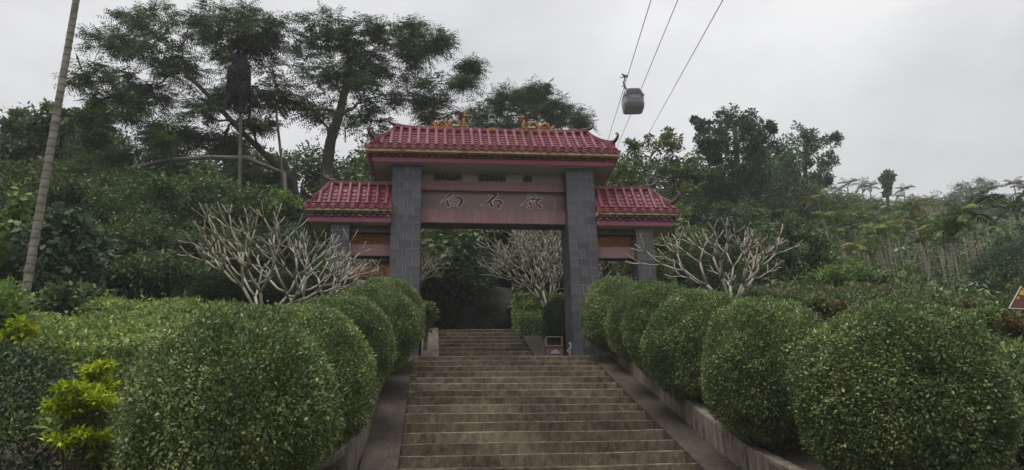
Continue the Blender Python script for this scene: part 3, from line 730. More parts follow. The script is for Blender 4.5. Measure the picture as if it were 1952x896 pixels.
# ------------------------------------------------ soffit, fascia, corbels, eave bands
def eave(x0, x1, y0, y1, z_fb, z_ft, z_cb, z_ct, over, sides, pitch, name):
    """fascia box ring + two dogtooth rows + cream band; footprint of the fascia x0..x1,y0..y1"""
    fas = MB().box(x0, x1, y0, y1, z_fb, z_ft).build(name+'_fascia', 'fascia_pink', gate)
    sof = MB().box(x0+0.03, x1-0.03, y0+0.03, y1-0.03, z_fb-0.012, z_fb-0.001).build('soffit', 'plaster', fas)
    cl, cr = (over if 'l' in sides else 0), (over if 'r' in sides else 0)
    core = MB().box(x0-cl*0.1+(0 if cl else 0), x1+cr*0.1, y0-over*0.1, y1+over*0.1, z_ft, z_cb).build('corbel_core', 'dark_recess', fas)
    hh = (z_cb-z_ft)/2
    # one dogtooth brick: a corner-on brick
    w = pitch*0.40
    tooth = MB().add([(-w, 0, 0.006), (0, -w*1.0, 0.006), (w, 0, 0.006), (-w, 0, hh-0.006), (0, -w*1.0, hh-0.006), (w, 0, hh-0.006)],
                     [(2, 1, 0), (3, 4, 5), (0, 1, 4, 3), (1, 2, 5, 4), (0, 3, 5, 2)]).mesh('corbel_brick', 'corbel_brick')
    rest = MB()
    o = origin_of(gate)
    for r in range(2):
        ov = over*(0.12+0.38*r); zz = z_ft+r*hh
        xa, xb = x0-(ov if cl else 0), x1+(ov if cr else 0); ya, yb = y0-ov, y1+ov
        n = max(1, int((xb-xa)/pitch))
        for i in range(n):
            cx_ = xa+(i+(0.5 if r == 0 else 0.95))*(xb-xa)/n
            if cx_ > xb-w: continue
            link_mesh('corbel_brick', tooth, fas, (cx_-o[0], ya-o[1], zz-o[2]))
            rest.add([(cx_-w, yb, zz+0.006), (cx_, yb+w*0.7, zz+0.006), (cx_+w, yb, zz+0.006), (cx_-w, yb, zz+hh-0.006), (cx_, yb+w*0.7, zz+hh-0.006), (cx_+w, yb, zz+hh-0.006)],
                     [(0, 1, 2), (5, 4, 3), (3, 4, 1, 0), (4, 5, 2, 1)])
        rest.box(xa, xb, ya+0.001, yb-0.001, zz+0.008, zz+hh-0.008)
        ns = max(1, int((yb-ya)/pitch))
        for sd, on in ((-1, cl), (1, cr)):
            if not on: continue
            bx = xa if sd < 0 else xb
            for i in range(ns):
                cy_2 = ya+(i+0.5)*(yb-ya)/ns
                rest.add([(bx, cy_2-w, zz+0.006), (bx+sd*w*0.7, cy_2, zz+0.006), (bx, cy_2+w, zz+0.006), (bx, cy_2-w, zz+hh-0.006), (bx+sd*w*0.7, cy_2, zz+hh-0.006), (bx, cy_2+w, zz+hh-0.006)],
                         [(2, 1, 0), (3, 4, 5), (0, 1, 4, 3), (1, 2, 5, 4)])
    ro = rest.build('corbel_course', 'corbel_brick', fas); ro['kind'] = 'stuff'
    MB().box(x0-cl, x1+cr, y0-over-0.035, y1+over, z_cb, z_ct).build('eave_band', 'cream_band', fas)
    return fas
def two(pl, pr, Y):
    a, b = at(pl[0], pl[1], Y), at(pr[0], pr[1], Y)
    return a, b, (b[0]-a[0])/2, (a[2]+b[2])/2

# tile meshes shared by all roofs (local y runs down the slope from 0 to 1)
def barrel_mesh():
    m = MB(); n = 7; V = []
    for y, r in ((0.0, 0.0495), (0.98, 0.0525), (1.02, 0.0525)):
        for k in range(n):
            a = math.pi*k/(n-1); V.append((r*math.cos(a), y, r*math.sin(a)*1.1))
    Fc = []
    for i in range(2):
        for k in range(n-1): Fc.append((i*n+k, i*n+k+1, (i+1)*n+k+1, (i+1)*n+k))
    Fc.append(tuple(2*n+k for k in range(n)))
    m.add(V, Fc)
    me = m.mesh('barrel_tile', 'tile_red'); me.shade_smooth(); return me
def pan_mesh(w):
    m = MB(); n = 6; V = []
    for y, dz in ((0.0, 0.0), (1.12, 0.020)):
        for k in range(n):
            u = -1+2*k/(n-1); V.append((u*w/2, y, dz+0.022*u*u-0.006))
    for k in range(n):
        u = -1+2*k/(n-1); V.append((u*w/2, 1.12, 0.022*u*u-0.022+0.008))
    Fc = []
    for i in range(2):
        for k in range(n-1): Fc.append((i*n+k, (i*n+k+1), (i+1)*n+k+1, (i+1)*n+k))
    m.add(V, [f[::-1] for f in Fc])
    return m.mesh('pan_tile', 'tile_red')
def cap_mesh():
    m = MB(); n = 14
    ring = lambda r, y: [(r*math.cos(2*math.pi*k/n), y, r*math.sin(2*math.pi*k/n)) for k in range(n)]
    V = ring(0.056, 0.03)+ring(0.056, -0.012)+ring(0.044, -0.012)+ring(0.038, -0.004)+ring(0.016, -0.004)+ring(0.012, -0.010)
    Fc = []
    for i in range(5):
        for k in range(n):
            q = (k+1) % n; Fc.append((i*n+k, i*n+q, (i+1)*n+q, (i+1)*n+k))
    Fc.append(tuple(5*n+k for k in range(n)))
    m.add(V, Fc)
    return m.mesh('round_end_tile', 'tile_cap')
def drip_mesh(w):
    m = MB(); pts = []
    n = 8
    top = [(-w/2+w*k/n, 0.030*(2*k/n-1)**2+0.004) for k in range(n+1)]
    bot = [(w/2, -0.018), (w*0.42, -0.034), (w*0.28, -0.048), (w*0.12, -0.058), (0, -0.066), (-w*0.12, -0.058), (-w*0.28, -0.048), (-w*0.42, -0.034), (-w/2, -0.018)]
    poly = top[::-1]+bot[::-1]
    m.prism(poly[::-1], -0.014, 0.012)
    inner = [(x*0.78, z*0.78-0.006) for x, z in bot[::-1]]+[(x*0.78, z*0.7-0.010) for x, z in top[::-1]]
    return m.mesh('drip_tile', 'tile_cap')
BARREL = barrel_mesh(); CAP = cap_mesh(); _PAN = {}; _DRIP = {}

def roof(name, x0, x1, xr0, xr1, yf, yb, ze, zr, hips, pitch, n_bar, n_pan, lift, ridge_h, horn, hip_horn, nrows):
    yc = 0.5*(yf+yb); H = zr-ze
    zs = lambda s: zr-H*(1.22*s-0.22*s*s)
    o = origin_of(gate)
    # deck: four sloping faces, sampled
    dk = MB(); ns = 6
    V = []; Fc = []
    def rowpts(s, back):
        xa = xr0+(x0-xr0)*s; xb = xr1+(x1-xr1)*s
        y = yc+((yb if back else yf)-yc)*s
        return (xa, y, zs(s)-0.012), (xb, y, zs(s)-0.012)
    grid = {}
    for b in (0, 1):
        for i in range(ns+1):
            p, q = rowpts(i/ns, b); grid[(b, i, 0)] = len(V); V.append(p); grid[(b, i, 1)] = len(V); V.append(q)
    for i in range(ns):
        Fc.append((grid[(0, i, 0)], grid[(0, i+1, 0)], grid[(0, i+1, 1)], grid[(0, i, 1)]))
        Fc.append((grid[(1, i, 1)], grid[(1, i+1, 1)], grid[(1, i+1, 0)], grid[(1, i, 0)]))
        Fc.append((grid[(1, i, 0)], grid[(1, i+1, 0)], grid[(0, i+1, 0)], grid[(0, i, 0)]))
        Fc.append((grid[(0, i, 1)], grid[(0, i+1, 1)], grid[(1, i+1, 1)], grid[(1, i, 1)]))
    Fc.append((grid[(0, ns, 0)], grid[(1, ns, 0)], grid[(1, ns, 1)], grid[(0, ns, 1)]))
    dk.add(V, Fc)
    rf = dk.build(name, 'tile_red', gate)
    pw = pitch*0.66
    if pw not in _PAN: _PAN[pw] = pan_mesh(pw); _DRIP[pw] = drip_mesh(pitch*0.78)
    def smin(x):
        if 'l' in hips and x < xr0: return (xr0-x)/(xr0-x0)
        if 'r' in hips and x > xr1: return (x-xr1)/(x1-xr1)
        return 0.0
    def place(nm, me, x, sa, sb, dz):
        ya, yb_ = yc+(yf-yc)*sa, yc+(yf-yc)*sb; za, zb = zs(sa), zs(sb)
        L = math.hypot(yb_-ya, zb-za); ang = math.atan2(zb-za, -(yb_-ya))
        ob = link_mesh(nm, me, rf, (x-o[0]+random.gauss(0, 0.0015), ya-o[1], za+dz-o[2]))
        ob.rotation_euler = (ang+random.gauss(0, 0.005), random.gauss(0, 0.010), math.pi+random.gauss(0, 0.005)); ob.scale = (1, L, 1)
        return ob
    xs_ = [x0+(i+0.5)*(x1-x0)/nrows for i in range(nrows)]
    stp = (x1-x0)/nrows
    for i, x in enumerate(xs_):
        s0 = smin(x)+0.04
        for k in range(n_bar):
            sa, sb = k/n_bar, (k+1)/n_bar
            if sb <= s0+0.05: continue
            place('barrel_tile', BARREL, x, max(sa, s0), sb, 0.026)
        link_mesh('round_end_tile', CAP, rf, (x-o[0], yf-0.012-o[1], zs(1)+0.022-o[2]))
    for i in range(nrows+1):
        x = x0+i*stp
        if i in (0, nrows) and not (('l' in hips and i == 0) or ('r' in hips and i == nrows)): pass
        xx = min(max(x, x0+stp*0.25), x1-stp*0.25)
        if 0 < i < nrows:
            s0 = smin(x)+0.05
            for k in range(n_pan):
                sa, sb = k/n_pan, (k+1)/n_pan
                if sb <= s0+0.04: continue
                place('pan_tile', _PAN[pw], x, max(sa, s0), sb, 0.0)
        link_mesh('drip_tile', _DRIP[pw], rf, (xx-o[0], yf-0.006-o[1], zs(1)-0.006-o[2]))
    # rear slope and hip slopes, joined (hardly seen)
    bk = MB()
    bv = [tuple(v.co) for v in BARREL.vertices]; bf = [tuple(p.vertices) for p in BARREL.polygons]
    def bake(M_):
        bk.add([tuple(M_ @ Vector(v)) for v in bv], bf)
    for x in xs_:
        s0 = smin(x)+0.04
        for k in range(4):
            sa, sb = max(k/4, s0), (k+1)/4
            if sb <= s0+0.04: continue
            ya, yb2 = yc+(yb-yc)*sa, yc+(yb-yc)*sb; L = math.hypot(yb2-ya, zs(sb)-zs(sa)); ang = math.atan2(zs(sb)-zs(sa), yb2-ya)
            bake(Matrix.Translation((x, ya, zs(sa)+0.012)) @ Matrix.Rotation(ang, 4, 'X') @ Matrix.Diagonal((1, L, 1, 1)))
    for sd, on in ((-1, 'l' in hips), (1, 'r' in hips)):
        if not on: continue
        xe, xr_ = (x0, xr0) if sd < 0 else (x1, xr1)
        nn = max(3, int((yb-yf)/pitch))
        for i in range(nn):
            y = yf+(i+0.5)*(yb-yf)/nn
            s0 = abs(y-yc)/(yb-yc)+0.03
            for k in range(4):
                sa, sb = max(k/4, s0), (k+1)/4
                if sb <= s0+0.04: continue
                xa, xb = xr_+(xe-xr_)*sa, xr_+(xe-xr_)*sb; L = math.hypot(xb-xa, zs(sb)-zs(sa)); ang = math.atan2(zs(sb)-zs(sa), abs(xb-xa))
                bake(Matrix.Translation((xa, y, zs(sa)+0.012)) @ Matrix.Rotation(-sd*math.pi/2, 4, 'Z') @ Matrix.Rotation(ang, 4, 'X') @ Matrix.Diagonal((1, L, 1, 1)))
            bk.lathe((xe+sd*0.0, y, zs(1)-0.03), [(0.05, 0.0), (0.055, 0.05), (0.03, 0.09)], 8)
    b_o = bk.build('rear_tiles', 'tile_red', rf); b_o['kind'] = 'stuff'
    # ridge
    rd = MB(); rw = 0.085
    rz0 = zr-0.05
    prof = [(-rw, 0), (-rw, ridge_h*0.45), (-rw*0.62, ridge_h*0.5), (-rw*0.62, ridge_h*0.85), (0, ridge_h), (rw*0.62, ridge_h*0.85), (rw*0.62, ridge_h*0.5), (rw, ridge_h*0.45), (rw, 0)]
    nseg = 14; V = []; Fc = []
    for i in range(nseg+1):
        t = i/nseg; x = xr0+(xr1-xr0)*t
        up = 0.0
        if 'l' in hips: up += lift*0.35*max(0, 1-t*5)**2
        if 'r' in hips: up += lift*0.35*max(0, 1-(1-t)*5)**2
        for (dy, dz) in prof: V.append((x, yc+dy, rz0+dz+up))
    k = len(prof)
    for i in range(nseg):
        for j in range(k): q = (j+1) % k; Fc.append((i*k+j, i*k+q, (i+1)*k+q, (i+1)*k+j))
    Fc += [tuple(range(k)), tuple(nseg*k+j for j in range(k-1, -1, -1))]
    rd.add(V, Fc); rdo = rd.build('ridge', 'tile_red', rf)
    def horn_tube(p, dx, dy, sc_):
        d = np.array([dx, dy, 0.0]); d /= np.linalg.norm(d)
        prof_ = [(-0.25, -0.02, .066), (-0.08, 0.0, .066), (0.06, 0.03, .060), (0.17, 0.09, .052), (0.23, 0.17, .044), (0.245, 0.25, .036), (0.215, 0.31, .030), (0.165, 0.325, .026), (0.14, 0.30, .020)]
        hm = MB().tube([np.array(p)+d*a*sc_+np.array([0, 0, b*sc_]) for a, b, _ in prof_], [r*sc_*1.05 for *_, r in prof_], 8, flat=1.15)
        ho = hm.build('ridge_horn', 'horn_glaze', rf, smooth=True)
    for sd, on in ((-1, 'l' in hips), (1, 'r' in hips)):
        if not on: continue
        xe, xr_ = (x0, xr0) if sd < 0 else (x1, xr1)
        horn_tube((xr_+sd*0.03, yc, rz0+ridge_h*0.75+lift*0.35), sd, 0, horn)
        for fb in (0, 1):
            ye = yf if fb == 0 else yb
            hb = MB(); V = []; Fc = []; nseg = 10
            ex, ey = xe-sd*0.10, ye+(0.10 if fb == 0 else -0.10)
            d2 = np.array([ex-xr_, ey-yc]); d2 /= np.linalg.norm(d2); n2 = np.array([-d2[1], d2[0]])*0.062
            for i in range(nseg+1):
                t = i/nseg; x = xr_+(ex-xr_)*t; y = yc+(ey-yc)*t
                zb = zs(t*0.93)-0.03; ztp = zs(t*0.93)+0.10+lift*(0.25*t+0.75*t**2.2)
                zm = ztp-0.05
                V += [(x-n2[0], y-n2[1], zb), (x+n2[0], y+n2[1], zb), (x+n2[0], y+n2[1], zm-0.012), (x+n2[0]*0.7, y+n2[1]*0.7, zm), (x+n2[0]*0.7, y+n2[1]*0.7, ztp-0.012), (x, y, ztp), (x-n2[0]*0.7, y-n2[1]*0.7, ztp-0.012), (x-n2[0]*0.7, y-n2[1]*0.7, zm), (x-n2[0], y-n2[1], zm-0.012)]
            k = 9
            for i in range(nseg):
                for j in range(k): q = (j+1) % k; Fc.append((i*k+j, i*k+q, (i+1)*k+q, (i+1)*k+j))
            Fc += [tuple(range(k)), tuple(nseg*k+j for j in range(k-1, -1, -1))]
            hb.add(V, Fc); hb.build('hip_ridge', 'tile_red', rf)
            horn_tube((ex, ey, zs(0.93)+0.045+lift), d2[0], d2[1], hip_horn)
    return rf

# main roof
a_, b_, hw_c, zcb = two((699.2, 287.3), (1175, 299), 15.90)
a_, b_, hw_f, zfb = two((708.4, 307.1), (1169.7, 316.3), 16.03)
OV = 16.03-15.90
_, _, _, zft = two((708, 298.3), (1169.7, 308.4), 16.03)
z_cap = 0.5*(at(718.5, 275.6, 15.84)[2]+at(1127.5, 285.3, 15.84)[2])
eave(XC-hw_f, XC+hw_f, 16.03, 2*YC-16.03, zfb, zft, zcb, z_cap-0.03, OV, 'lr', 0.142, 'main')
z_rid = 0.5*(at(800, 247.5, YC)[2]+at(1103, 252, YC)[2])
xr_l, xr_r = at(757, 240, YC)[0], at(1119, 247, YC)[0]
hr = (xr_r-xr_l)/2
main_roof = roof('main_roof', XC-hw_c-0.03, XC+hw_c+0.03, XC-hr, XC+hr, 15.84, 2*YC-15.84, z_cap-0.022, z_rid, 'lr', 0.2025, 5, 8, 0.17, 0.105, 0.62, 0.62, 28)
# fill between plaster wall top and fascia is closed by the soffit; side roofs
YS = G+SPD/2
a_, b_, hs_c, zscb = two((581, 401), (1289.7, 410.7), 16.00)
a_, b_, hs_f, zsfb = two((587.4, 420.8), (1285, 431), 16.07)
_, _, _, zsft = two((588, 412.5), (1285.5, 422.5), 16.07)
zs_cap = 0.5*(at(619.5, 390, 15.95)[2]+at(1222, 399, 15.95)[2])
zs_rid = 0.5*(at(684, 351.5, YS)[2]+at(1190, 358.5, YS)[2])
xs_l = at(634, 346, YS)[0]; xs_r = at(1240, 356, YS)[0]; hsr = (xs_r-xs_l)/2
xin = PA+PW+0.002
for sd in (-1, 1):
    e0, e1 = (XC-hs_f, XC-xin) if sd < 0 else (XC+xin, XC+hs_f)
    eave(e0, e1, 16.07, 2*YS-16.07, zsfb, zsft, zscb, zs_cap-0.03, 0.07, 'l' if sd < 0 else 'r', 0.142, 'side')
    if sd < 0: roof('side_roof', XC-hs_c-0.03, XC-xin, XC-hsr, XC-xin, 15.94, 2*YS-15.94, zs_cap-0.022, zs_rid, 'l', 0.2025, 5, 6, 0.13, 0.11, 0.62, 0.78, 9)
    else: roof('side_roof', XC+xin, XC+hs_c+0.03, XC+xin, XC+hsr, 15.94, 2*YS-15.94, zs_cap-0.022, zs_rid, 'r', 0.2025, 5, 6, 0.13, 0.11, 0.62, 0.78, 9)
    # side bay: dark head, carved panel, lintel
    s0, s1 = (XC-SPX+0.001, XC-xin) if sd < 0 else (XC+xin, XC+SPX-0.001)
    pyv = (444, 466, 487) if sd < 0 else (448, 471, 491.5)
    pxv = 706 if sd < 0 else 1172
    Yb = G+0.18
    zt2, zt1, zt0 = at(pxv, pyv[0], Yb)[2], at(pxv, pyv[1], Yb)[2], at(pxv, pyv[2], Yb)[2]
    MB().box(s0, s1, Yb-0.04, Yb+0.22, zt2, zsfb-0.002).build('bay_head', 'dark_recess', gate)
    lint = MB().box(s0, s1, Yb, Yb+0.2, zt0+0.003, zt1).build('bay_lintel', 'beam_tile', gate)
    MB().box(s0, s1, Yb-0.004, Yb+0.204, zt0-0.014, zt0+0.002).build('lintel_trim', 'dark_recess', lint)
    cp = MB(); w_, h_ = s1-s0, zt2-zt1
    cp.box(s0, s1, Yb+0.09, Yb+0.12, zt1, zt1+0.02).box(s0, s1, Yb+0.09, Yb+0.12, zt2-0.02, zt2)
    ncol = 9; cw = w_/ncol; rj = random.Random(5)
    for i in range(ncol):
        for j in range(3):
            cx_, cz_ = s0+(i+0.5)*cw, zt1+(j+0.5)*h_/3
            off = 0.5*cw if j % 2 else 0
            pts = [(cx_+off+0.62*cw*math.cos(t+rj.uniform(0, 6))*0+0.0+(0.12+0.42*t/9)*cw*math.cos(t*1.1+i), Yb+0.085+0.02*math.sin(t), cz_+(0.12+0.42*t/9)*h_/3*1.15*math.sin(t*1.1+i)) for t in np.linspace(0, 9, 12)]
            pts = [(min(max(p[0], s0+0.01), s1-0.01), p[1], p[2]) for p in pts]
            cp.tube(pts, 0.0095, 5)
    for i in range(ncol*2+1):
        x = s0+i*cw/2
        for sg_ in (-1, 1):
            x2 = min(max(x+sg_*h_*0.8, s0), s1)
            cp.tube([(x, Yb+0.105, zt1), (x2, Yb+0.105, zt1+abs(x2-x)/0.8)], 0.008, 4)
    cp.build('carved_panel', 'carved_ochre', gate)
gate_bk = None

# ------------------------------------------------ dragons and finial on the ridge
RZ = z_rid-0.05+0.02
def zoomD(z): return (810+z[0]/14.93, 200+z[1]/14.93)
def dragon(mirror, label):
    path = [(205,400,.030),(235,470,.045),(290,560,.055),(345,585,.060),(385,520,.064),(425,445,.066),(480,415,.068),(540,440,.068),(590,510,.070),(640,585,.072),(690,560,.074),(740,460,.076),(800,395,.078),(865,400,.078),(920,460,.078),(965,550,.078),(1020,600,.078),(1085,585,.078),(1110,520,.075),(1095,440,.070),(1088,370,.064),(1105,300,.060)]
    cx = 700
    k = mpp(850, 235, YC)/14.93
    base_y = 605
    px0, pxe = (818, 896) if not mirror else (986, 1063)
    xw0 = at(px0, 245, YC)[0]; xw1 = at(pxe, 245, YC)[0]; xm = (xw0+xw1)/2
    o = thing('dragon_statue', label, 'statue', (xm, YC, RZ), 'dragons on the ridge')
    def P(zx, zy, dy=0.0):
        x = (zx-cx)*k; x = -x if mirror else x
        return (xm+x, YC+dy, RZ+0.075+(base_y-zy)*k)
    MB().cbox(xm-0.445, xm+0.445, YC-0.085, YC+0.085, RZ-0.012, RZ+0.075, 0.008).build('plinth', 'carved_ochre', o)
    pts = [P(x, y, 0.02*math.sin(i*0.9)) for i, (x, y, r) in enumerate(path)]
    b = MB(); b.tube(pts, [r*0.72 for *_, r in path], 10)
    b.build('body', 'dragon_ochre', o, smooth=True)
    sp = MB()
    for i in range(1, len(pts)-1):
        for t in (0.0, 0.5):
            p = np.array(pts[i])*(1-t)+np.array(pts[i+1])*t; tg = np.array(pts[i+1])-np.array(pts[i-1]); tg /= np.linalg.norm(tg)
            nn = np.array([-tg[2], 0, tg[0]]);
            if (nn[2] < 0 and i < 17) or (i >= 17 and nn[0]*(1 if not mirror else -1) > 0): nn = -nn
            r = path[i][2]*0.72
            sp.tube([p+nn*r*0.7, p+nn*(r+0.035)-tg*0.015], [0.016, 0.002], 5)
    sp.build('back_spines', 'dragon_ochre', o)
    h = MB()
    sgn = -1 if mirror else 1
    hx, hz = P(1120, 250)[0], P(1120, 250)[2]
    h.tube([(hx-sgn*0.05, YC, hz-0.01), (hx, YC, hz+0.02), (hx+sgn*0.05, YC, hz+0.015), (hx+sgn*0.10, YC, hz+0.03), (hx+sgn*0.13, YC, hz+0.02)], [0.05, 0.06, 0.05, 0.036, 0.022], 10)
    h.tube([(hx-sgn*0.02, YC, hz-0.03), (hx+sgn*0.05, YC, hz-0.045), (hx+sgn*0.11, YC, hz-0.04)], [0.04, 0.028, 0.014], 8)
    for s in (-1, 1):
        h.lathe((hx+sgn*0.045, YC+s*0.042, hz+0.045), [(0.004, -0.016), (0.016, -0.006), (0.016, 0.006), (0.004, 0.016)], 8)
    h.build('head', 'dragon_ochre', o, smooth=True)
    mn = MB()
    for s in (-1, 1):
        mn.tube([(hx-sgn*0.01, YC+s*0.03, hz+0.05), (hx-sgn*0.06, YC+s*0.05, hz+0.10), (hx-sgn*0.13, YC+s*0.055, hz+0.105)], [0.014, 0.011, 0.004], 6)
        for q in range(5):
            a = -0.6+q*0.35
            mn.tube([(hx-sgn*0.03, YC+s*0.035, hz+0.0), (hx-sgn*(0.09+0.02*(q % 2)), YC+s*0.06, hz+0.09*math.sin(a)), (hx-sgn*(0.15+0.02*(q % 2)), YC+s*0.065, hz+0.15*math.sin(a)+0.01)], [0.022, 0.017, 0.003], 5)
        mn.tube([(hx+sgn*0.0, YC+s*0.02, hz-0.04), (hx+sgn*0.02, YC+s*0.03, hz-0.085), (hx+sgn*0.05, YC+s*0.025, hz-0.11)], [0.026, 0.02, 0.004], 6)
    mn.build('mane_and_horns', 'dragon_dark', o)
    lg = None
    for (zx, zy, s) in ((900, 560, -1), (460, 545, -1), (1060, 560, -1)):
        p = P(zx, zy)
        l = MB().tube([(p[0], YC+s*0.03, p[2]), (p[0]+sgn*0.03, YC+s*0.075, p[2]-0.02), (p[0]+sgn*0.05, YC+s*0.08, RZ+0.10), (p[0]+sgn*0.085, YC+s*0.085, RZ+0.085)], [0.03, 0.026, 0.018, 0.010], 7)
        for c_ in (-1, 0, 1):
            l.tube([(p[0]+sgn*0.06, YC+s*0.082, RZ+0.09), (p[0]+sgn*0.10, YC+s*0.085+c_*0.022, RZ+0.08)], [0.009, 0.003], 5)
        l.build('leg', 'dragon_ochre', o)
    p = P(870, 580)
    cl = MB()
    for q in range(5):
        cl.lathe((p[0]+(q-2)*0.03, YC-0.075, RZ+0.075), [(0.03, 0.0), (0.035, 0.02), (0.02+0.006*(q % 2), 0.05)], 8)
    cl.build('cloud_block', 'cloud_grey', o)
    tl = MB(); p0 = np.array(P(205, 400))
    for q in range(4):
        tl.tube([p0+np.array([sgn*0.03, 0, -0.03]), p0+np.array([-sgn*0.02, (q-1.5)*0.02, 0.02]), p0+np.array([-sgn*(0.05+0.01*q), (q-1.5)*0.03, 0.05-0.012*q])], [0.018, 0.012, 0.002], 5)
    tl.build('tail_fin', 'dragon_dark', o)
dragon(False, 'ochre ceramic dragon on the gate ridge, left one, facing right')
dragon(True, 'ochre ceramic dragon on the gate ridge, right one, facing left')
fx = at(938, 245, YC)[0]; k = mpp(938, 225, YC)
fin = thing('ridge_finial', 'green glazed finial with dark pearl on top, between the two dragons', 'finial', (fx, YC, RZ))
MB().cbox(fx-0.10, fx+0.10, YC-0.09, YC+0.09, RZ-0.012, RZ+0.07, 0.008).build('plinth', 'carved_ochre', fin)
MB().lathe((fx, YC, RZ+0.07), [(0.045, 0), (0.055, 0.02), (0.035, 0.035), (0.05, 0.05), (0.105, 0.10), (0.115, 0.13), (0.10, 0.165), (0.07, 0.19), (0.05, 0.21), (0.035, 0.22)], 16).build('bell', 'glaze_green', fin, smooth=True)
MB().lathe((fx, YC, RZ+0.285), [(0.03, 0), (0.045, 0.02), (0.05, 0.045), (0.03, 0.06), (0.03, 0.07)], 12).build('neck', 'cloud_grey', fin, smooth=True)
MB().lathe((fx, YC, RZ+0.345), [(0.015, 0), (0.05, 0.02), (0.066, 0.055), (0.06, 0.085), (0.035, 0.105), (0.006, 0.115)], 14).build('pearl', 'dragon_dark', fin, smooth=True)
fl = MB()
for a in np.linspace(0.25*math.pi, 0.75*math.pi*1.0, 5):
    for s in (-1, 1):
        ca, sa = math.cos(a), math.sin(a)
        fl.tube([(fx+s*0.05*abs(ca)+s*0.02, YC, RZ+0.32), (fx+s*0.075, YC, RZ+0.36), (fx+s*0.06, YC, RZ+0.41)], [0.014, 0.012, 0.003], 5)
    break
fl.tube([(fx+0.075*math.cos(t), YC, RZ+0.40+0.075*math.sin(t)) for t in np.linspace(-0.3, math.pi+0.3, 12)], 0.013, 6)
fl.build('flame_ring', 'cloud_grey', fin)

# ================================================================== VEGETATION
def bez(p0, p1, p2, n):
    t = np.linspace(0, 1, n)[:, None]
    return (1-t)**2*p0+2*t*(1-t)*p1+t**2*p2

# ------------------------------------------------ clipped round bushes along the steps
def bush_proto(n, leaf, seed):
    global RS
    RS = np.random.RandomState(seed)
    lv = Leaves()
    ball_leaves(lv, (0, 0, 1.0), (1.0, 1.0, 1.0), n, leaf, bumps=40, bump_amp=0.085, depth=0.24)
    ball_leaves(lv, (0, 0, 0.95), (0.78, 0.78, 0.80), n//8, leaf*1.6, depth=0.3)
    fol = lv.mesh('foliage', 'bush_leaf')
    st = MB(); rr = random.Random(seed)
    for i in range(9):
        a = rr.uniform(0, 6.28); e = rr.uniform(0.2, 0.75)
        p = [(0.06*math.cos(a), 0.06*math.sin(a), -0.55), (0.12*math.cos(a), 0.12*math.sin(a), 0.1), (e*0.6*math.cos(a), e*0.6*math.sin(a), 0.6+0.3*rr.random()), (e*math.cos(a), e*math.sin(a), 1.0+0.5*rr.random())]
        st.tube(p, [0.03, 0.025, 0.017, 0.006], 6)
    return fol, st.mesh('stems', 'stem_brown')
BUSH = [bush_proto(60000, 0.040, 31), bush_proto(52000, 0.041, 32), bush_proto(50000, 0.042, 33)]
def place_bush(i, c, r, label, group, rot=0.0, mat=None, name='round_bush'):
    """c: centre of the ball, r: radii"""
    fol, st = BUSH[i % 3]
    o = thing(name, label, 'bush', (c[0], c[1], c[2]-r[2]), group)
    for nm, me in (('foliage', fol), ('stems', st)):
        p = link_mesh(nm, me, o); p.scale = r; p.rotation_euler = (0, 0, rot)
        if nm == 'foliage': p['kind'] = 'stuff'
    return o
def top_z(px, py, Y): return at(px, py, Y)[2]
GR = 'round bushes along the right side of the steps'; GL = 'clipped bushes along the left side of the steps'
right_b = [  # X, Y, radius, top pixel (x,y), label
 (4.62, 7.30, (1.04, 0.95, 1.0), (1700, 573), 'largest and nearest round clipped bush, right of the steps'),
 (4.22, 9.35, (0.93, 0.84, 0.95), (1460, 566), 'second round clipped bush from the camera on the right side'),
 (4.08, 11.3, (0.88, 0.80, 0.88), (1330, 552), 'third round clipped bush from the camera on the right side'),
 (4.04, 12.9, (0.88, 0.70, 0.85), (1260, 541), 'fourth round clipped bush from the camera on the right side'),
 (4.08, 14.25, (0.88, 0.64, 0.82), (1215, 536), 'fifth round clipped bush from the camera, second before the right pillar'),
 (3.86, 15.45, (0.86, 0.60, 0.84), (1165, 527), 'round clipped bush overlapping the foot of the right gate pillar'),
]
for i, (x, y, r, tp, lab) in enumerate(right_b):
    zt_ = top_z(tp[0], tp[1], y)
    place_bush(i, (x, y, zt_-r[2]), r, lab, GR, i*1.3)
left_b = [
 (-1.60, 6.5, (0.82, 0.84, 0.93), (440, 578), 'largest and nearest clipped bush, left of the steps'),
 (-1.42, 8.7, (0.82, 0.76, 0.86), (640, 580), 'second clipped bush from the camera on the left side'),
 (-1.28, 10.9, (0.80, 0.76, 0.80), (705, 560), 'third clipped bush from the camera on the left side'),
 (-1.02, 13.0, (0.82, 0.76, 0.80), (740, 540), 'fourth clipped bush from the camera on the left side'),
 (-0.95, 14.7, (0.84, 0.7, 0.80), (752, 529), 'clipped bush in front of the foot of the left gate pillar'),
]
for i, (x, y, r, tp, lab) in enumerate(left_b):
    zt_ = top_z(tp[0], tp[1], y)
    place_bush(i+1, (x, y, zt_-r[2]), r, lab, GL, i*2.1+0.5)

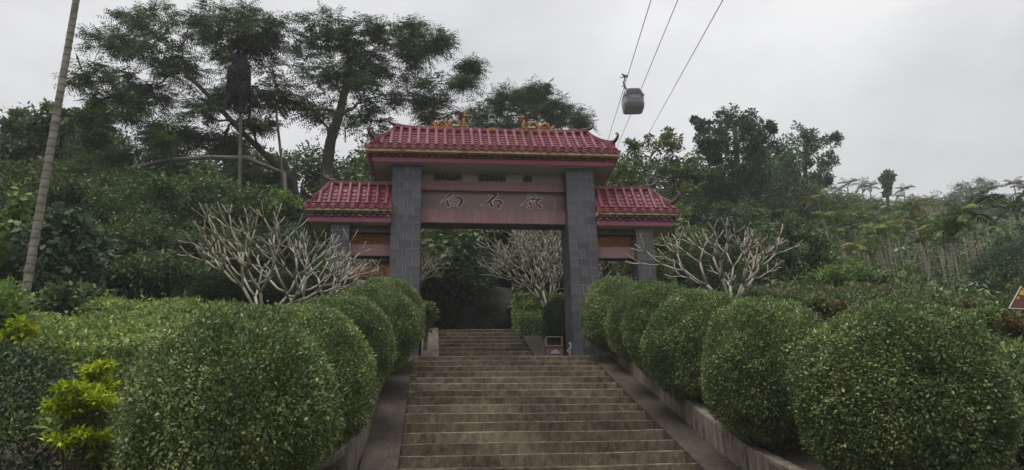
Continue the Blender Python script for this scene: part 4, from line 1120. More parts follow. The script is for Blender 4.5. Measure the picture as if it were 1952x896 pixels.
# ------------------------------------------------ hedges and shrubs
def hedge(name, label, cat, x0, x1, y0, y1, h, n, leaf, mat, group=None, sink=0.0):
    cx, cy = (x0+x1)/2, (y0+y1)/2
    o = thing(name, label, cat, (cx, cy, gz(cx, cy)), group)
    lv = Leaves(); box_leaves(lv, x0, x1, y0, y1, lambda a, b: gz(a, b)-sink, h, n, leaf)
    lv.build('foliage', mat, o)
    st = MB(); rr = random.Random(int(n))
    for i in range(12):
        x, y = rr.uniform(x0+0.1, x1-0.1), rr.uniform(y0+0.1, y1-0.1); z = gz(x, y)
        st.tube([(x, y, z-0.1), (x+rr.uniform(-.1, .1), y, z+h*0.5), (x+rr.uniform(-.2, .2), y, z+h*0.9-sink)], [0.02, 0.014, 0.005], 5)
    st.build('stems', 'stem_brown', o)
    return o
def shrub(name, label, cat, c, r, n, leaf, mat, group=None, clumps=14, aspect=0.5, droop=0.0, flat=0.8, stem='stem_brown', dens=0.42):
    """loose shrub: leaf clumps through an ellipsoid centred c with radii r, standing on the ground"""
    g = gz(c[0], c[1])
    o = thing(name, label, cat, (c[0], c[1], min(g, c[2]-r[2])), group)
    d = rnd_dir(clumps); rad = RS.uniform(0.35, 0.9, clumps)[:, None]
    C = np.array(c)+d*np.array(r)*rad
    lv = Leaves(); cluster_leaves(lv, C, np.full(clumps, dens*np.mean(r)), max(4, n//clumps), leaf, aspect, flat, droop)
    lv.build('foliage', mat, o)
    st = MB(); base = np.array([c[0], c[1], min(g, c[2]-r[2])-0.1])
    for q in C[::2]:
        mid = base*0.5+q*0.5; mid[:2] = base[:2]*0.65+q[:2]*0.35
        st.tube(bez(base+np.append(RS.normal(size=2)*0.05, 0), mid, q, 5), [0.03*r[2]**0.5, 0.022*r[2]**0.5, 0.015, 0.01, 0.005], 5)
    st.build('stems', stem, o)
    return o
# left garden
hx = at(70, 760, 7.6)
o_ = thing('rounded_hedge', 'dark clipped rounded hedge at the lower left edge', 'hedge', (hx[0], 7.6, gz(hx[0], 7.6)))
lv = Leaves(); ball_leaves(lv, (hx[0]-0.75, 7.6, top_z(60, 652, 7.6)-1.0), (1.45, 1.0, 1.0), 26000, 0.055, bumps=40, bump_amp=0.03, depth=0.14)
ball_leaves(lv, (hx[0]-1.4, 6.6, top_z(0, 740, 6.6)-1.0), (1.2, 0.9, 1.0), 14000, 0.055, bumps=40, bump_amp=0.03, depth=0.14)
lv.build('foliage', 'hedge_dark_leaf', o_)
st = MB()
for a in range(8): st.tube([(hx[0]-1.2+a*0.2, 7.5, gz(hx[0], 7.5)-0.1), (hx[0]-1.2+a*0.2, 7.6, gz(hx[0], 7.5)+1.0)], [0.02, 0.008], 5)
st.build('stems', 'stem_brown', o_)
# golden shrub
gp = at(160, 770, 6.9)
o_ = thing('golden_shrub', 'bright yellow green shrub between the dark hedge and the left bush', 'shrub', (gp[0], gp[1], gz(gp[0], gp[1])))
lv = Leaves()
for (px, py, rw, Yd, nn) in ((182, 712, 0.15, 6.9, 420), (165, 742, 0.2, 6.8, 500), (125, 765, 0.2, 6.75, 620), (178, 762, 0.20, 6.75, 560), (160, 832, 0.13, 6.7, 240), (120, 838, 0.11, 6.75, 130), (205, 738, 0.15, 7.0, 260)):
    c = at(px, py, Yd); cs = c+RS.normal(size=(6, 3))*np.array([rw*0.5, rw*0.5, rw*0.16])
    cluster_leaves(lv, cs, np.full(6, rw*0.45), nn//4, 0.06, 0.36, 0.5)
lv.build('foliage', 'gold_leaf', o_)
lv = Leaves(); cs = np.array([at(px, py, 7.0) for px, py in ((130, 800), (180, 800), (150, 780), (190, 830), (110, 820), (165, 860), (200, 870))])
cluster_leaves(lv, cs, np.full(7, 0.2), 150, 0.085, 0.4, 0.7); lv.build('lower_foliage', 'hedge_leaf', o_)
st = MB(); b0 = np.array([gp[0], gp[1], gz(gp[0], gp[1])-0.1])
for (px, py) in ((182, 712), (130, 760), (185, 760), (160, 832), (205, 738), (120, 838), (155, 745)):
    q = at(px, py, 6.85); st.tube(bez(b0+np.append(RS.normal(size=2)*0.06, 0), (b0+q)/2+np.array([0, 0, 0.1]), q, 5), [0.022, 0.017, 0.012, 0.008, 0.004], 5)
st.build('stems', 'stem_brown', o_)
# light-green hedges further back on the left
a0, a1 = at(60, 640, 10.6), at(420, 640, 10.6)
hedge('clipped_hedge', 'wide light green hedge bank behind the yellow shrub', 'hedge', a0[0]-1.0, a1[0], 10.0, 12.4, top_z(220, 652, 10.2)-gz(a0[0]+2, 10.2)+0.04, 30000, 0.075, 'hedge_leaf')
a0, a1 = at(160, 590, 14.2), at(345, 590, 14.2)
hedge('clipped_hedge', 'low flat topped hedge below the leafy shrub on the left slope', 'hedge', a0[0], a1[0]+0.9, 14.0, 15.0, top_z(250, 580, 14.2)-gz(a0[0]+1, 14.2), 9000, 0.08, 'hedge_leaf')
shrub('leafy_shrub', 'yellow green leafy shrub at the left edge below the palm trunk', 'shrub', tuple(at(2, 585, 10.5)), (0.45, 0.5, 0.55), 1500, 0.11, 'light_leaf')
shrub('leafy_shrub', 'small bright yellow green shrub at the foot of the palm trunk', 'shrub', tuple(at(42, 632, 10.2)), (0.22, 0.22, 0.17), 420, 0.09, 'gold_leaf', clumps=7)
shrub('leafy_shrub', 'spreading shrub with drooping narrow leaves above the flat topped hedge', 'shrub', tuple(at(285, 528, 17)), (1.3, 1.0, 0.65), 5200, 0.17, 'wood_leaf', clumps=34, aspect=0.32, droop=0.3, dens=0.32)
shrub('climbing_vine', 'heart leaved creeper covering the slope beside the palm trunk', 'vine', tuple(at(110, 500, 15.5)), (0.85, 0.6, 1.35), 3600, 0.15, 'blue_leaf', clumps=40, aspect=0.8, droop=0.5, dens=0.30)
shrub('climbing_vine', 'broad leaved creeper at the left edge below the wood', 'vine', tuple(at(15, 470, 16)), (0.8, 0.7, 1.3), 3000, 0.15, 'light_leaf', clumps=34, aspect=0.75, droop=0.4, dens=0.30)
shrub('leafy_shrub', 'low broad leaved plant at the foot of the creeper', 'shrub', tuple(at(140, 578, 14.5)), (0.8, 0.5, 0.3), 900, 0.18, 'wood_leaf', clumps=16, aspect=0.6)
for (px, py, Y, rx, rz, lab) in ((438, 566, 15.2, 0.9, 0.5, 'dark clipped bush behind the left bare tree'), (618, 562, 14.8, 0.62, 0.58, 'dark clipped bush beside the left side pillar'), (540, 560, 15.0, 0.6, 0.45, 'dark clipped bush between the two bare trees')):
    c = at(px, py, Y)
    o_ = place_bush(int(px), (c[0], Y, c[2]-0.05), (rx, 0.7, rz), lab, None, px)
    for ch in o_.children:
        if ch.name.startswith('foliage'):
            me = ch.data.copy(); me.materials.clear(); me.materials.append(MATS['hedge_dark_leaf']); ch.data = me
# small planting behind the gate
c = at(1066, 612, 18.6)
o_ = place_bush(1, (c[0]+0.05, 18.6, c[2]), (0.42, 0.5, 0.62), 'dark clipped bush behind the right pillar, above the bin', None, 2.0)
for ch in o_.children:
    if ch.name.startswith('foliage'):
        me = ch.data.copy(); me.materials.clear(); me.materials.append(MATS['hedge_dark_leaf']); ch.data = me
c = at(1012, 620, 19.4)
hedge('clipped_hedge', 'small bright green clipped hedge beside the upper steps', 'hedge', c[0]-0.3, c[0]+0.36, 19.2, 20.4, top_z(1012, 604, 19.2)-gz(c[0], 19.2), 5200, 0.07, 'light_leaf')
c = at(1022, 566, 21.5)
hedge('clipped_hedge', 'dark green hedge behind the bare tree inside the gate', 'hedge', c[0]-0.6, c[0]+1.6, 21.2, 22.4, top_z(1030, 560, 21.3)-gz(c[0], 21.3), 9000, 0.085, 'hedge_leaf')
shrub('red_tipped_shrub', 'red tipped shrub peeping out behind the left bushes by the landing', 'shrub', tuple(at(812, 605, 15.9)), (0.22, 0.3, 0.5), 1300, 0.085, 'olive_leaf', clumps=12, aspect=0.35)
# right garden
for (px0, px1, pyt, Y0, Y1, lab, mt, nn) in ((1560, 1900, 566, 12.6, 15.5, 'brownish green hedge bank behind the nearest right bush', 'hedge_brown_leaf', 26000),):
    x0, x1 = at(px0, 590, Y0)[0], at(px1, 590, Y0)[0]
    hedge('clipped_hedge', lab, 'hedge', x0, x1, Y0, Y1, top_z(1700, pyt, Y0+0.8)-gz((x0+x1)/2, Y0+0.8), nn, 0.085, mt)
shrub('leafy_shrub', 'small yellow tinged shrub just behind the second right bush', 'shrub', tuple(at(1556, 585, 10.8)), (0.3, 0.3, 0.16), 900, 0.07, 'olive_leaf', clumps=9)
shrub('red_tipped_shrub', 'low red leaved shrub between the second and nearest right bushes', 'shrub', tuple(at(1600, 588, 11.2)), (0.35, 0.3, 0.14), 800, 0.07, 'red_leaf', clumps=9)
shrub('leafy_shrub', 'bright green shrub in front of the palm grove', 'shrub', tuple(at(1610, 545, 19)), (0.85, 0.8, 0.72), 5200, 0.15, 'light_leaf', clumps=40, aspect=0.38, droop=0.3, dens=0.32)
shrub('leafy_shrub', 'dark green shrub right of the bright shrub at the foot of the palms', 'shrub', tuple(at(1668, 560, 18.6)), (0.6, 0.6, 0.42), 2600, 0.13, 'wood_leaf', clumps=24, dens=0.34)
shrub('leafy_shrub', 'bluish low shrub under the dark tree right of the gate', 'shrub', tuple(at(1545, 562, 19)), (0.6, 0.5, 0.3), 1500, 0.13, 'blue_leaf', clumps=14)
shrub('leafy_shrub', 'green bush below the warning sign at the right edge', 'shrub', tuple(at(1888, 625, 9.6)), (0.28, 0.3, 0.26), 1500, 0.07, 'light_leaf', clumps=16)
shrub('red_tipped_shrub', 'reddish shrub at the right edge in front of the warning sign', 'shrub', tuple(at(1940, 655, 9.3)), (0.26, 0.3, 0.42), 1600, 0.075, 'red_leaf', clumps=16, aspect=0.35)
shrub('red_tipped_shrub', 'small shrub with a red shoot left of the warning sign', 'shrub', tuple(at(1855, 590, 11.5)), (0.2, 0.2, 0.16), 420, 0.07, 'red_leaf', clumps=7)
shrub('leafy_shrub', 'dark green bush at the lower right corner', 'shrub', tuple(at(1945, 800, 7.6)), (0.55, 0.6, 0.85), 5200, 0.075, 'bush_leaf', clumps=40, dens=0.30)
shrub('leafy_shrub', 'yellowish green bush right of the nearest right bush', 'shrub', tuple(at(1945, 715, 8.6)), (0.35, 0.4, 0.28), 1800, 0.075, 'hedge_brown_leaf', clumps=18)

# ------------------------------------------------ bare frangipani trees
def frangipani(label, base, height, spread, levels, seed, r0=0.075, kforks=3, lean=(0, 0), group='bare frangipani trees', first=0.3, thin=0.78, low=False):
    rr = random.Random(seed); r0 *= 0.60
    o = thing('frangipani_tree', label, 'tree', base, group)
    trunk = MB()
    b = np.array(base, float)
    top = b+np.array([lean[0], lean[1], height*first])
    trunk.tube([b-np.array([0, 0, 0.1]), b*0.5+top*0.5+np.array([rr.uniform(-.03, .03), 0, 0]), top], [r0*1.25, r0*1.05, r0], 9)
    trunk.build('trunk', 'bark_pale', o, smooth=True)
    def grow(m, p, d, L, r, lev):
        p = np.array(p); d = np.array(d)/np.linalg.norm(d)
        # curve upwards
        e = d+np.array([0, 0, 0.35*(1 if lev > 1 else 0.6)]); e /= np.linalg.norm(e)
        q1 = p+d*L*0.5; q2 = q1+e*L*0.55+np.array([rr.gauss(0, .02), rr.gauss(0, .02), rr.gauss(0, .02)])*L
        r1 = r*thin
        if lev == 0:
            m.tube([p, q1, q2, q2+e*0.010], [r, r*0.8, r*0.72, r*0.35], 6)
            return
        m.tube([p, q1, q2], [r, r*0.86, r1*1.02], 7 if lev > 2 else 6)
        nf = 2 if rr.random() < 0.72 else 3
        ph = rr.uniform(0, 6.28)
        a = np.cross(e, (0.3, 0.2, 0.9)); a /= np.linalg.norm(a); c_ = np.cross(e, a)
        for k_ in range(nf):
            an = ph+k_*6.283/nf; op = rr.uniform(0.45, 0.8)
            nd = e+(a*math.cos(an)+c_*math.sin(an))*op
            nd[2] = nd[2] if nd[2] > -0.15 else -0.15
            # keep spreading outward
            rad = np.array([q2[0]-b[0], q2[1]-b[1], 0.0]); rn = np.linalg.norm(rad)+1e-6
            nd = nd+rad/rn*0.22*spread
            grow(m, q2-e*r1*0.3, nd, L*rr.uniform(0.62, 0.92), r1, lev-1)
    L0 = height*(1-first)*0.36
    for k_ in range(kforks):
        an = k_*6.283/kforks+rr.uniform(-0.4, 0.4)
        d = np.array([math.cos(an)*spread, math.sin(an)*spread*0.8, rr.uniform(0.45, 0.95)])
        m = MB(); grow(m, top-np.array([0, 0, r0*0.5+(rr.uniform(0, height*first*0.5) if low else 0)]), d, L0*rr.uniform(0.85, 1.25), r0*0.8, levels)
        m.build('limb', 'bark_pale', o, smooth=True)
    return o
def fr_at(px, py, Y, drop):
    c = at(px, py, Y); return (c[0], Y, c[2]-drop)
frangipani('bare pale branched frangipani, left of two in front of the left side bay', fr_at(505, 578, 11.6, 0.45), 1.55, 1.05, 4, 5, 0.056, 5, first=0.16, low=True)
frangipani('bare pale branched frangipani, nearer the left side pillar', fr_at(590, 578, 12.0, 0.45), 1.55, 0.85, 4, 12, 0.056, 4, first=0.16, low=True)
frangipani('bare pale frangipani right of the gate behind the round bushes', fr_at(1392, 570, 13.2, 0.5), 1.8, 0.85, 4, 21, 0.068, 5, first=0.30, low=True)
frangipani('bare frangipani seen through the left bay and beside the left pillar', fr_at(752, 570, 20.6, 0.6), 1.95, 0.95, 6, 33, 0.058, 5, first=0.2)
frangipani('bare twiggy frangipani inside the gate beside the right pillar', fr_at(1046, 590, 20.8, 0.5), 2.35, 0.72, 6, 41, 0.082, 6, first=0.26, low=True)
frangipani('bare frangipani seen through the right side bay', fr_at(1135, 560, 21.3, 0.5), 1.8, 0.95, 6, 57, 0.058, 4, first=0.25)

# ------------------------------------------------ trees
def tree_px(name, label, base_px, Y, trunk_pts, blobs, kind, leaf, mat, bark='bark_grey', r0=0.2, dens=1.0, group=None, twigs=7, cat='tree', aspect=0.5, flat=0.8, seed=1, sub=None):
    """trunk_pts / blobs are given as photograph positions at depth Y (+dY); every tree is a full 3D crown"""
    global RS
    RS = np.random.RandomState(seed); rr = random.Random(seed)
    b = at(base_px[0], base_px[1], Y); bz = gz(b[0], Y); base = np.array([b[0], Y, bz])
    o = thing(name, label, cat, tuple(base), group)
    T = [base-np.array([0, 0, 0.3])]+[at(p[0], p[1], Y+(p[2] if len(p) > 2 else 0)) for p in trunk_pts]
    wood = MB()
    k = len(T); rad = [r0*(1.0-0.55*i/(k-1)) for i in range(k)]
    # smooth trunk
    wood.tube(T, rad, 9)
    twg = MB(); lv = Leaves()
    cen = [(at(px, py, Y+dY), rp*mpp(px, py, Y+dY)) for (px, py, rp, dY) in blobs]
    nodes = [(T[i], rad[i]*0.62, 0) for i in range(1, k)]
    cen.sort(key=lambda q: min(np.linalg.norm(q[0]-n_[0]) for n_ in nodes))
    for (c, r) in cen:
        s, rs_, gen = min(nodes, key=lambda n_: np.linalg.norm(c-n_[0])+0.25*n_[2]+max(0.0, n_[0][2]-c[2])*0.9)
        dist = np.linalg.norm(c-s)
        mid = (s+c)/2+np.array([0, 0, (0.10 if kind == 'feather' else 0.16)*dist])+RS.normal(size=3)*0.12*dist
        P = bez(s, mid, c, 7)
        P[1:-1] += RS.normal(size=(5, 3))*0.025*dist
        ra = max(0.014, min(rs_*0.8, 0.016*dist+0.03))
        wood.tube(P, np.linspace(ra, ra*0.55, 7), 6)
        nodes.append((c, ra*0.55, gen+1))
        ntw = int(twigs)
        ends = c+rnd_dir(ntw)*r*np.array([1, 1, 0.7 if kind == 'feather' else 0.9])*RS.uniform(0.55, 0.95, (ntw, 1))
        for e in ends:
            s2 = P[rr.randint(3, 6)]
            m2 = (s2+e)/2+np.array([0, 0, 0.1*r])
            twg.tube(bez(s2, m2, e, 4), [ra*0.34, ra*0.25, ra*0.16, 0.008], 4)
        if kind == 'feather':
            n = int(52*dens*max(0.5, (r/1.2))**1.6)
            d = rnd_dir(n); q = c+d*r*np.array([1.0, 1.0, 0.62])*(RS.rand(n, 1)**0.4)
            # anchor most sprays around twig ends
            w = RS.rand(n, 1) < 0.65; near = ends[RS.randint(0, len(ends), n)]+RS.normal(size=(n, 3))*0.20*r*np.array([1, 1, 0.4])
            q = np.where(w, near, q)
            nf = 4
            Q = np.repeat(q, nf, axis=0); hd = rnd_dir(len(Q)); hd[:, 2] = hd[:, 2]*0.35+0.12
            out = unit(Q-c); out[:, 2] *= 0.3
            feather_fronds(lv, Q, hd+out*0.5, RS.uniform(0.7, 1.25, len(Q))*leaf, 8, leaf*0.30, leaf*0.075)
        else:
            nc = int(max(5, 15*dens)); d = rnd_dir(nc); cc = c+d*r*np.array([1, 1, flat])*RS.uniform(0.35, 1.0, (nc, 1))
            cc = np.concatenate([cc, ends])
            area = 60*dens
            cluster_leaves(lv, cc, RS.uniform(0.16, 0.34, len(cc))*r, int(max(16, 34*dens*min(2.6, (r/leaf)/5.0))), leaf, aspect, flat)
    wood.build('trunk', bark, o, smooth=True)
    twg.build('twigs', bark, o)['kind'] = 'stuff'
    lv.build('crown', mat, o)
    return o

def blob_fan(spec, n, seed, jit=0.35, dy=1.5):
    """expand (px,py,r) outline blobs with random small neighbours"""
    rr = random.Random(seed); out = []
    for (px, py, r) in spec:
        out.append((px, py, r, rr.uniform(-dy, dy)))
        for _ in range(n):
            out.append((px+rr.uniform(-1, 1)*r*1.1, py+rr.uniform(-1, 1)*r*0.8, r*rr.uniform(0.45, 0.75), rr.uniform(-dy, dy)))
    return out

# the big feathery tree on the left (several leaning stems)
feath_l = [(205, 90, 36), (180, 140, 26), (250, 60, 44), (300, 95, 46), (300, 30, 34), (360, 55, 44), (420, 30, 40), (420, 90, 46), (480, 60, 44), (355, 130, 44), (250, 150, 40), (205, 185, 36), (290, 185, 40), (330, 235, 30), (470, 125, 40), (230, 215, 30), (420, 190, 26), (385, 215, 24), (470, 190, 24), (360, 270, 26), (430, 275, 24), (300, 255, 26), (180, 230, 26), (500, 235, 22)]
tree_px('feathery_tree', 'large spreading feathery leaved tree at the upper left, its limbs reaching left', (600, 420), 25,
        [(560, 345, 0), (500, 290, -0.4), (445, 235, -0.8), (400, 185, -1.0), (345, 130, -1.2)], blob_fan(feath_l, 1, 3, dy=1.6), 'feather', 0.62, 'feather_leaf', 'bark_dark', 0.135, 0.9, seed=101, twigs=14)
feath_c = [(560, 60, 40), (615, 45, 34), (520, 100, 36), (590, 120, 42), (650, 90, 40), (700, 60, 30), (740, 75, 34), (775, 55, 26), (700, 125, 42), (760, 120, 38), (805, 95, 36), (840, 90, 24), (640, 165, 40), (560, 180, 36), (715, 185, 40), (780, 175, 38), (830, 165, 30), (880, 150, 18), (905, 130, 12), (520, 200, 28), (850, 205, 26), (640, 225, 34), (700, 235, 28), (620, 80, 30)]
tree_px('feathery_tree', 'tall feathery leaved tree with upright grey trunk just left of the main roof', (622, 420), 26.5,
        [(622, 330, 0), (630, 270, 0), (648, 215, 0.3), (660, 160, 0.5), (668, 110, 0.5)], blob_fan(feath_c, 1, 4, dy=1.8), 'feather', 0.62, 'feather_leaf', 'bark_grey', 0.25, 0.82, seed=102, twigs=14)
# long horizontal lower limb tree
tree_px('feathery_tree', 'leaning feathery tree with a long low horizontal limb on the left', (560, 420), 23.5,
        [(540, 330, 0), (470, 302, -0.3), (400, 300, -0.6), (320, 305, -0.8), (250, 320, -0.9)], blob_fan([(300, 270, 28), (235, 290, 34), (190, 330, 36), (250, 350, 34), (330, 345, 38), (400, 350, 36), (450, 370, 36), (150, 300, 30)], 1, 6, dy=1.2), 'feather', 0.5, 'wood_leaf', 'bark_grey', 0.11, 1.1, seed=103, twigs=8)
tree_px('umbrella_tree', 'flat crowned tree rising behind the gate ridge and the finial', (1010, 330), 36,
        [(1005, 290, 0), (1000, 250, 0), (1000, 220, 0)], blob_fan([(930, 205, 34), (975, 195, 34), (1020, 190, 30), (1050, 205, 30), (1085, 220, 26), (1110, 228, 16), (960, 225, 30), (1030, 228, 30), (900, 230, 26), (1000, 180, 20)], 1, 8, dy=2), 'feather', 0.7, 'feather_leaf', 'bark_dark', 0.2, 0.95, seed=104, twigs=11)
# right of the gate
tree_px('leafy_tree', 'pale leaved tree with bare twigs just right of the main roof', (1230, 520), 27,
        [(1228, 430, 0), (1235, 350, 0), (1240, 300, 0)], blob_fan([(1215, 290, 24), (1250, 275, 26), (1285, 270, 26), (1205, 330, 28), (1250, 330, 32), (1295, 320, 32), (1215, 380, 30), (1265, 385, 34), (1310, 375, 32), (1330, 320, 28), (1290, 430, 30)], 1, 9, dy=1.4), 'broad', 0.14, 'olive_leaf', 'bark_grey', 0.12, 0.75, seed=105)
tree_px('leafy_tree', 'tallest round crowned tree on the right, above the right side roof', (1400, 520), 34,
        [(1400, 430, 0), (1402, 350, 0), (1405, 290, 0), (1400, 240, 0)], blob_fan([(1390, 225, 30), (1355, 245, 26), (1430, 232, 28), (1335, 235, 12), (1400, 270, 36), (1350, 290, 32), (1450, 270, 32), (1395, 320, 38), (1450, 320, 36), (1340, 335, 30), (1400, 370, 38), (1460, 370, 34), (1350, 385, 32), (1470, 240, 12)], 2, 10, dy=2), 'broad', 0.17, 'blue_leaf', 'bark_dark', 0.24, 0.95, seed=106)
tree_px('leafy_tree', 'open crowned dark tree right of the tallest one, against the sky', (1545, 480), 38,
        [(1540, 400, 0), (1535, 340, 0), (1535, 290, 0)], blob_fan([(1530, 255, 26), (1560, 265, 26), (1588, 270, 18), (1505, 275, 24), (1545, 295, 30), (1580, 310, 20), (1510, 320, 28), (1560, 335, 26), (1580, 345, 14), (1525, 365, 28), (1490, 350, 24)], 1, 12, dy=2), 'broad', 0.17, 'blue_leaf', 'bark_dark', 0.2, 0.7, seed=107)
tree_px('leafy_tree', 'dense dark rounded tree behind the right bare tree', (1510, 560), 22,
        [(1510, 520, 0), (1508, 470, 0)], blob_fan([(1500, 430, 34), (1460, 455, 32), (1545, 450, 34), (1500, 480, 40), (1445, 500, 32), (1560, 495, 34), (1500, 530, 40), (1440, 545, 28), (1560, 540, 30)], 2, 13, dy=1.2), 'broad', 0.13, 'wood_leaf', 'bark_dark', 0.15, 1.0, seed=108)
tree_px('leafy_tree', 'dark leafy tree on the left skyline behind the palm trunk', (120, 420), 27,
        [(120, 350, 0), (118, 290, 0)], blob_fan([(60, 235, 26), (100, 220, 28), (20, 240, 28), (140, 230, 28), (175, 215, 24), (60, 280, 34), (120, 280, 36), (180, 265, 32), (15, 300, 34), (80, 340, 36), (150, 335, 36), (20, 370, 34), (210, 320, 34), (100, 400, 36), (180, 390, 36)], 1, 14, dy=1.6), 'broad', 0.19, 'wood_leaf', 'bark_dark', 0.17, 1.0, seed=109)

# ------------------------------------------------ generic wood trees (prototypes copied as individuals)
def wood_proto(seed, H, R, leaf, n_cl, n_each, flat=0.85, trunk_r=0.16):
    """tree in local coordinates, base at the origin; returns meshes (trunk, crown builder)"""
    global RS
    RS = np.random.RandomState(seed); rr = random.Random(seed)
    wood = MB(); top = np.array([rr.uniform(-.3, .3), rr.uniform(-.3, .3), H*0.72])
    T = bez(np.array([0, 0, -0.4]), np.array([rr.uniform(-.3, .3), rr.uniform(-.3, .3), H*0.35]), top, 7)
    wood.tube(T, np.linspace(trunk_r, trunk_r*0.35, 7), 8)
    lv = Leaves(); CC = []
    nb = 9
    for i in range(nb):
        a = i*2.4+rr.uniform(-.4, .4); hz = H*(0.38+0.52*(i+0.5)/nb)
        rad = R*rr.uniform(0.45, 0.78)*(1.0-0.5*max(0, (i/nb-0.55)))
        c = np.array([rad*math.cos(a), rad*math.sin(a), hz]); br = R*rr.uniform(0.34, 0.5)
        s = T[min(6, 2+int(4*i/nb))]
        wood.tube(bez(s, (s+c)/2+np.array([0, 0, 0.2]), c, 5), np.linspace(trunk_r*0.42, 0.02, 5), 6)
        d = rnd_dir(n_cl); CC.append(c+d*br*np.array([1, 1, flat])*RS.uniform(0.3, 1.0, (n_cl, 1)))
    c = np.array([0, 0, H*0.88]); d = rnd_dir(n_cl); CC.append(c+d*R*0.5*RS.uniform(0.3, 1.0, (n_cl, 1)))
    CC = np.concatenate(CC)
    cluster_leaves(lv, CC, RS.uniform(0.16, 0.28, len(CC))*R*0.8, n_each, leaf, 0.5, 0.75)
    return wood, lv
WOOD = []
for i, (sd, H, R, mt, bk) in enumerate(((201, 5.0, 2.1, 'wood_leaf', 'bark_dark'), (202, 5.4, 2.2, 'feather_leaf', 'bark_dark'), (203, 4.6, 2.3, 'olive_leaf', 'bark_grey'), (204, 5.2, 2.0, 'blue_leaf', 'bark_dark'), (205, 5.0, 1.9, 'light_leaf', 'bark_grey'))):
    w_, l_ = wood_proto(sd, H, R, 0.155, 14, 64)
    WOOD.append((w_.mesh('trunk', bk), l_.mesh('crown', mt), H, R))
def wood_tree(i, x, y, h, label, group, rot, wide=1.0, name='wood_tree'):
    tm, cm, H, R = WOOD[i % len(WOOD)]
    o = thing(name, label, 'tree', (x, y, gz(x, y)), group)
    s = h/H
    for nm, me in (('trunk', tm), ('crown', cm)):
        p = link_mesh(nm, me, o); p.scale = (s*wide, s*wide, s); p.rotation_euler = (0, 0, rot)
        if nm == 'crown': p['kind'] = 'stuff'
rw = random.Random(77)
def wood_px(lab, grp, spots, dark=False):
    for (px, py, Y, wide) in spots:
        c = at(px, py, Y); g = gz(c[0], Y); h = max(2.0, (c[2]-g)*1.03)
        kd = rw.choice([0, 0, 1, 1, 2, 3, 3, 4] if dark is False else [0, 1, 3])
        wood_tree(kd, c[0], Y, h, lab.replace('KIND', ('dark green', 'grey green', 'olive', 'bluish green', 'bright green')[kd]), grp, rw.uniform(0, 6.28), wide)
# (photo x, photo y of the top, depth, width factor)
wood_px('KIND leafy tree in the wood covering the left slope', 'trees in the wood on the left slope',
    [(30, 330, 21, 1.3), (110, 345, 20, 1.2), (200, 350, 21, 1.3), (285, 345, 20, 1.3), (370, 350, 21.5, 1.3), (450, 370, 21, 1.2), (520, 380, 22, 1.2), (600, 390, 22.5, 1.2),
     (-40, 260, 26, 1.2), (60, 270, 29, 1.2), (160, 250, 31, 1.1), (250, 285, 29, 1.2), (340, 300, 30, 1.2), (430, 290, 31, 1.2), (510, 300, 30, 1.2), (590, 305, 32, 1.2), (680, 310, 33, 1.2), (740, 290, 36, 1.2),
     (60, 430, 18, 1.3), (250, 420, 18.5, 1.3), (400, 440, 18.5, 1.3), (-30, 420, 17.5, 1.2), (560, 450, 19, 1.2), (170, 250, 36, 1.0)])
wood_px('KIND tree in the shaded wood behind the gate', 'trees in the shaded wood behind the gate',
    [(690, 430, 26, 1.2), (770, 400, 27, 1.3), (830, 390, 28, 1.3), (890, 380, 29, 1.4), (950, 385, 30, 1.4), (1010, 380, 29, 1.4), (1070, 380, 28, 1.3), (1130, 370, 29, 1.3), (860, 440, 24.5, 1.2), (1090, 430, 24, 1.2), (1160, 430, 25, 1.2),
     (900, 300, 38, 1.3), (1000, 300, 40, 1.3), (820, 300, 38, 1.3), (1090, 300, 40, 1.3), (745, 330, 23.6, 1.25), (1130, 335, 23.4, 1.25), (960, 300, 33, 1.4)], True)  # the two trees nearest the gate are added to shade the opening, mostly hidden
wood_px('KIND tree in the wood on the slope right of the gate', 'trees in the wood on the right slope',
    [(1190, 400, 23, 1.1), (1260, 400, 24, 1.2), (1330, 395, 26, 1.2), (1390, 400, 27, 1.2), (1300, 450, 20, 1.1), (1360, 470, 19, 1.0), (1190, 330, 33, 1.2), (1270, 320, 35, 1.2), (1340, 330, 40, 1.2), (1450, 370, 40, 1.2), (1500, 370, 44, 1.2), (1560, 385, 42, 1.1), (1230, 480, 19, 1.0), (1440, 420, 30, 1.2), (1600, 400, 50, 1.0), (1420, 290, 46, 1.2), (1480, 300, 48, 1.2), (1612, 378, 58, 1.2), (1650, 384, 70, 1.2), (1590, 372, 52, 1.1)])
for q_, lab_ in zip([(1850, 352, 92, 1.2), (1790, 376, 95, 1.4), (1735, 382, 96, 1.4), (1905, 380, 98, 1.3)], ('highest small tree on the right skyline above the large dark palm', 'small tree on the skyline between the golden palm and the large dark palm', 'small tree on the skyline just above the golden palm', 'small tree on the skyline nearest the right edge')):
    wood_px(lab_, 'small trees on the right skyline', [q_])
wood_px('green leafy tree just left of the right edge, in front of the palms', None, [(1905, 470, 19, 1.1)])
wood_px('taller leafy tree cut by the right edge beside the palms', None, [(1960, 440, 20, 1.2)])
wood_px('low leafy tree cut by the right edge above the warning sign', None, [(1990, 520, 15, 1.0)])
tree_px('vine_covered_tree', 'narrow vine covered tree standing above the palm grove skyline', (1692, 420), 60,
        [(1692, 380, 0), (1691, 345, 0)], [(1692, 333, 11, 0), (1686, 342, 9, 0), (1698, 341, 9, 0.3), (1691, 352, 9, 0), (1694, 362, 7, 0), (1690, 370, 6, 0)], 'broad', 0.28, 'blue_leaf', 'bark_dark', 0.2, 0.9, seed=141, twigs=4)

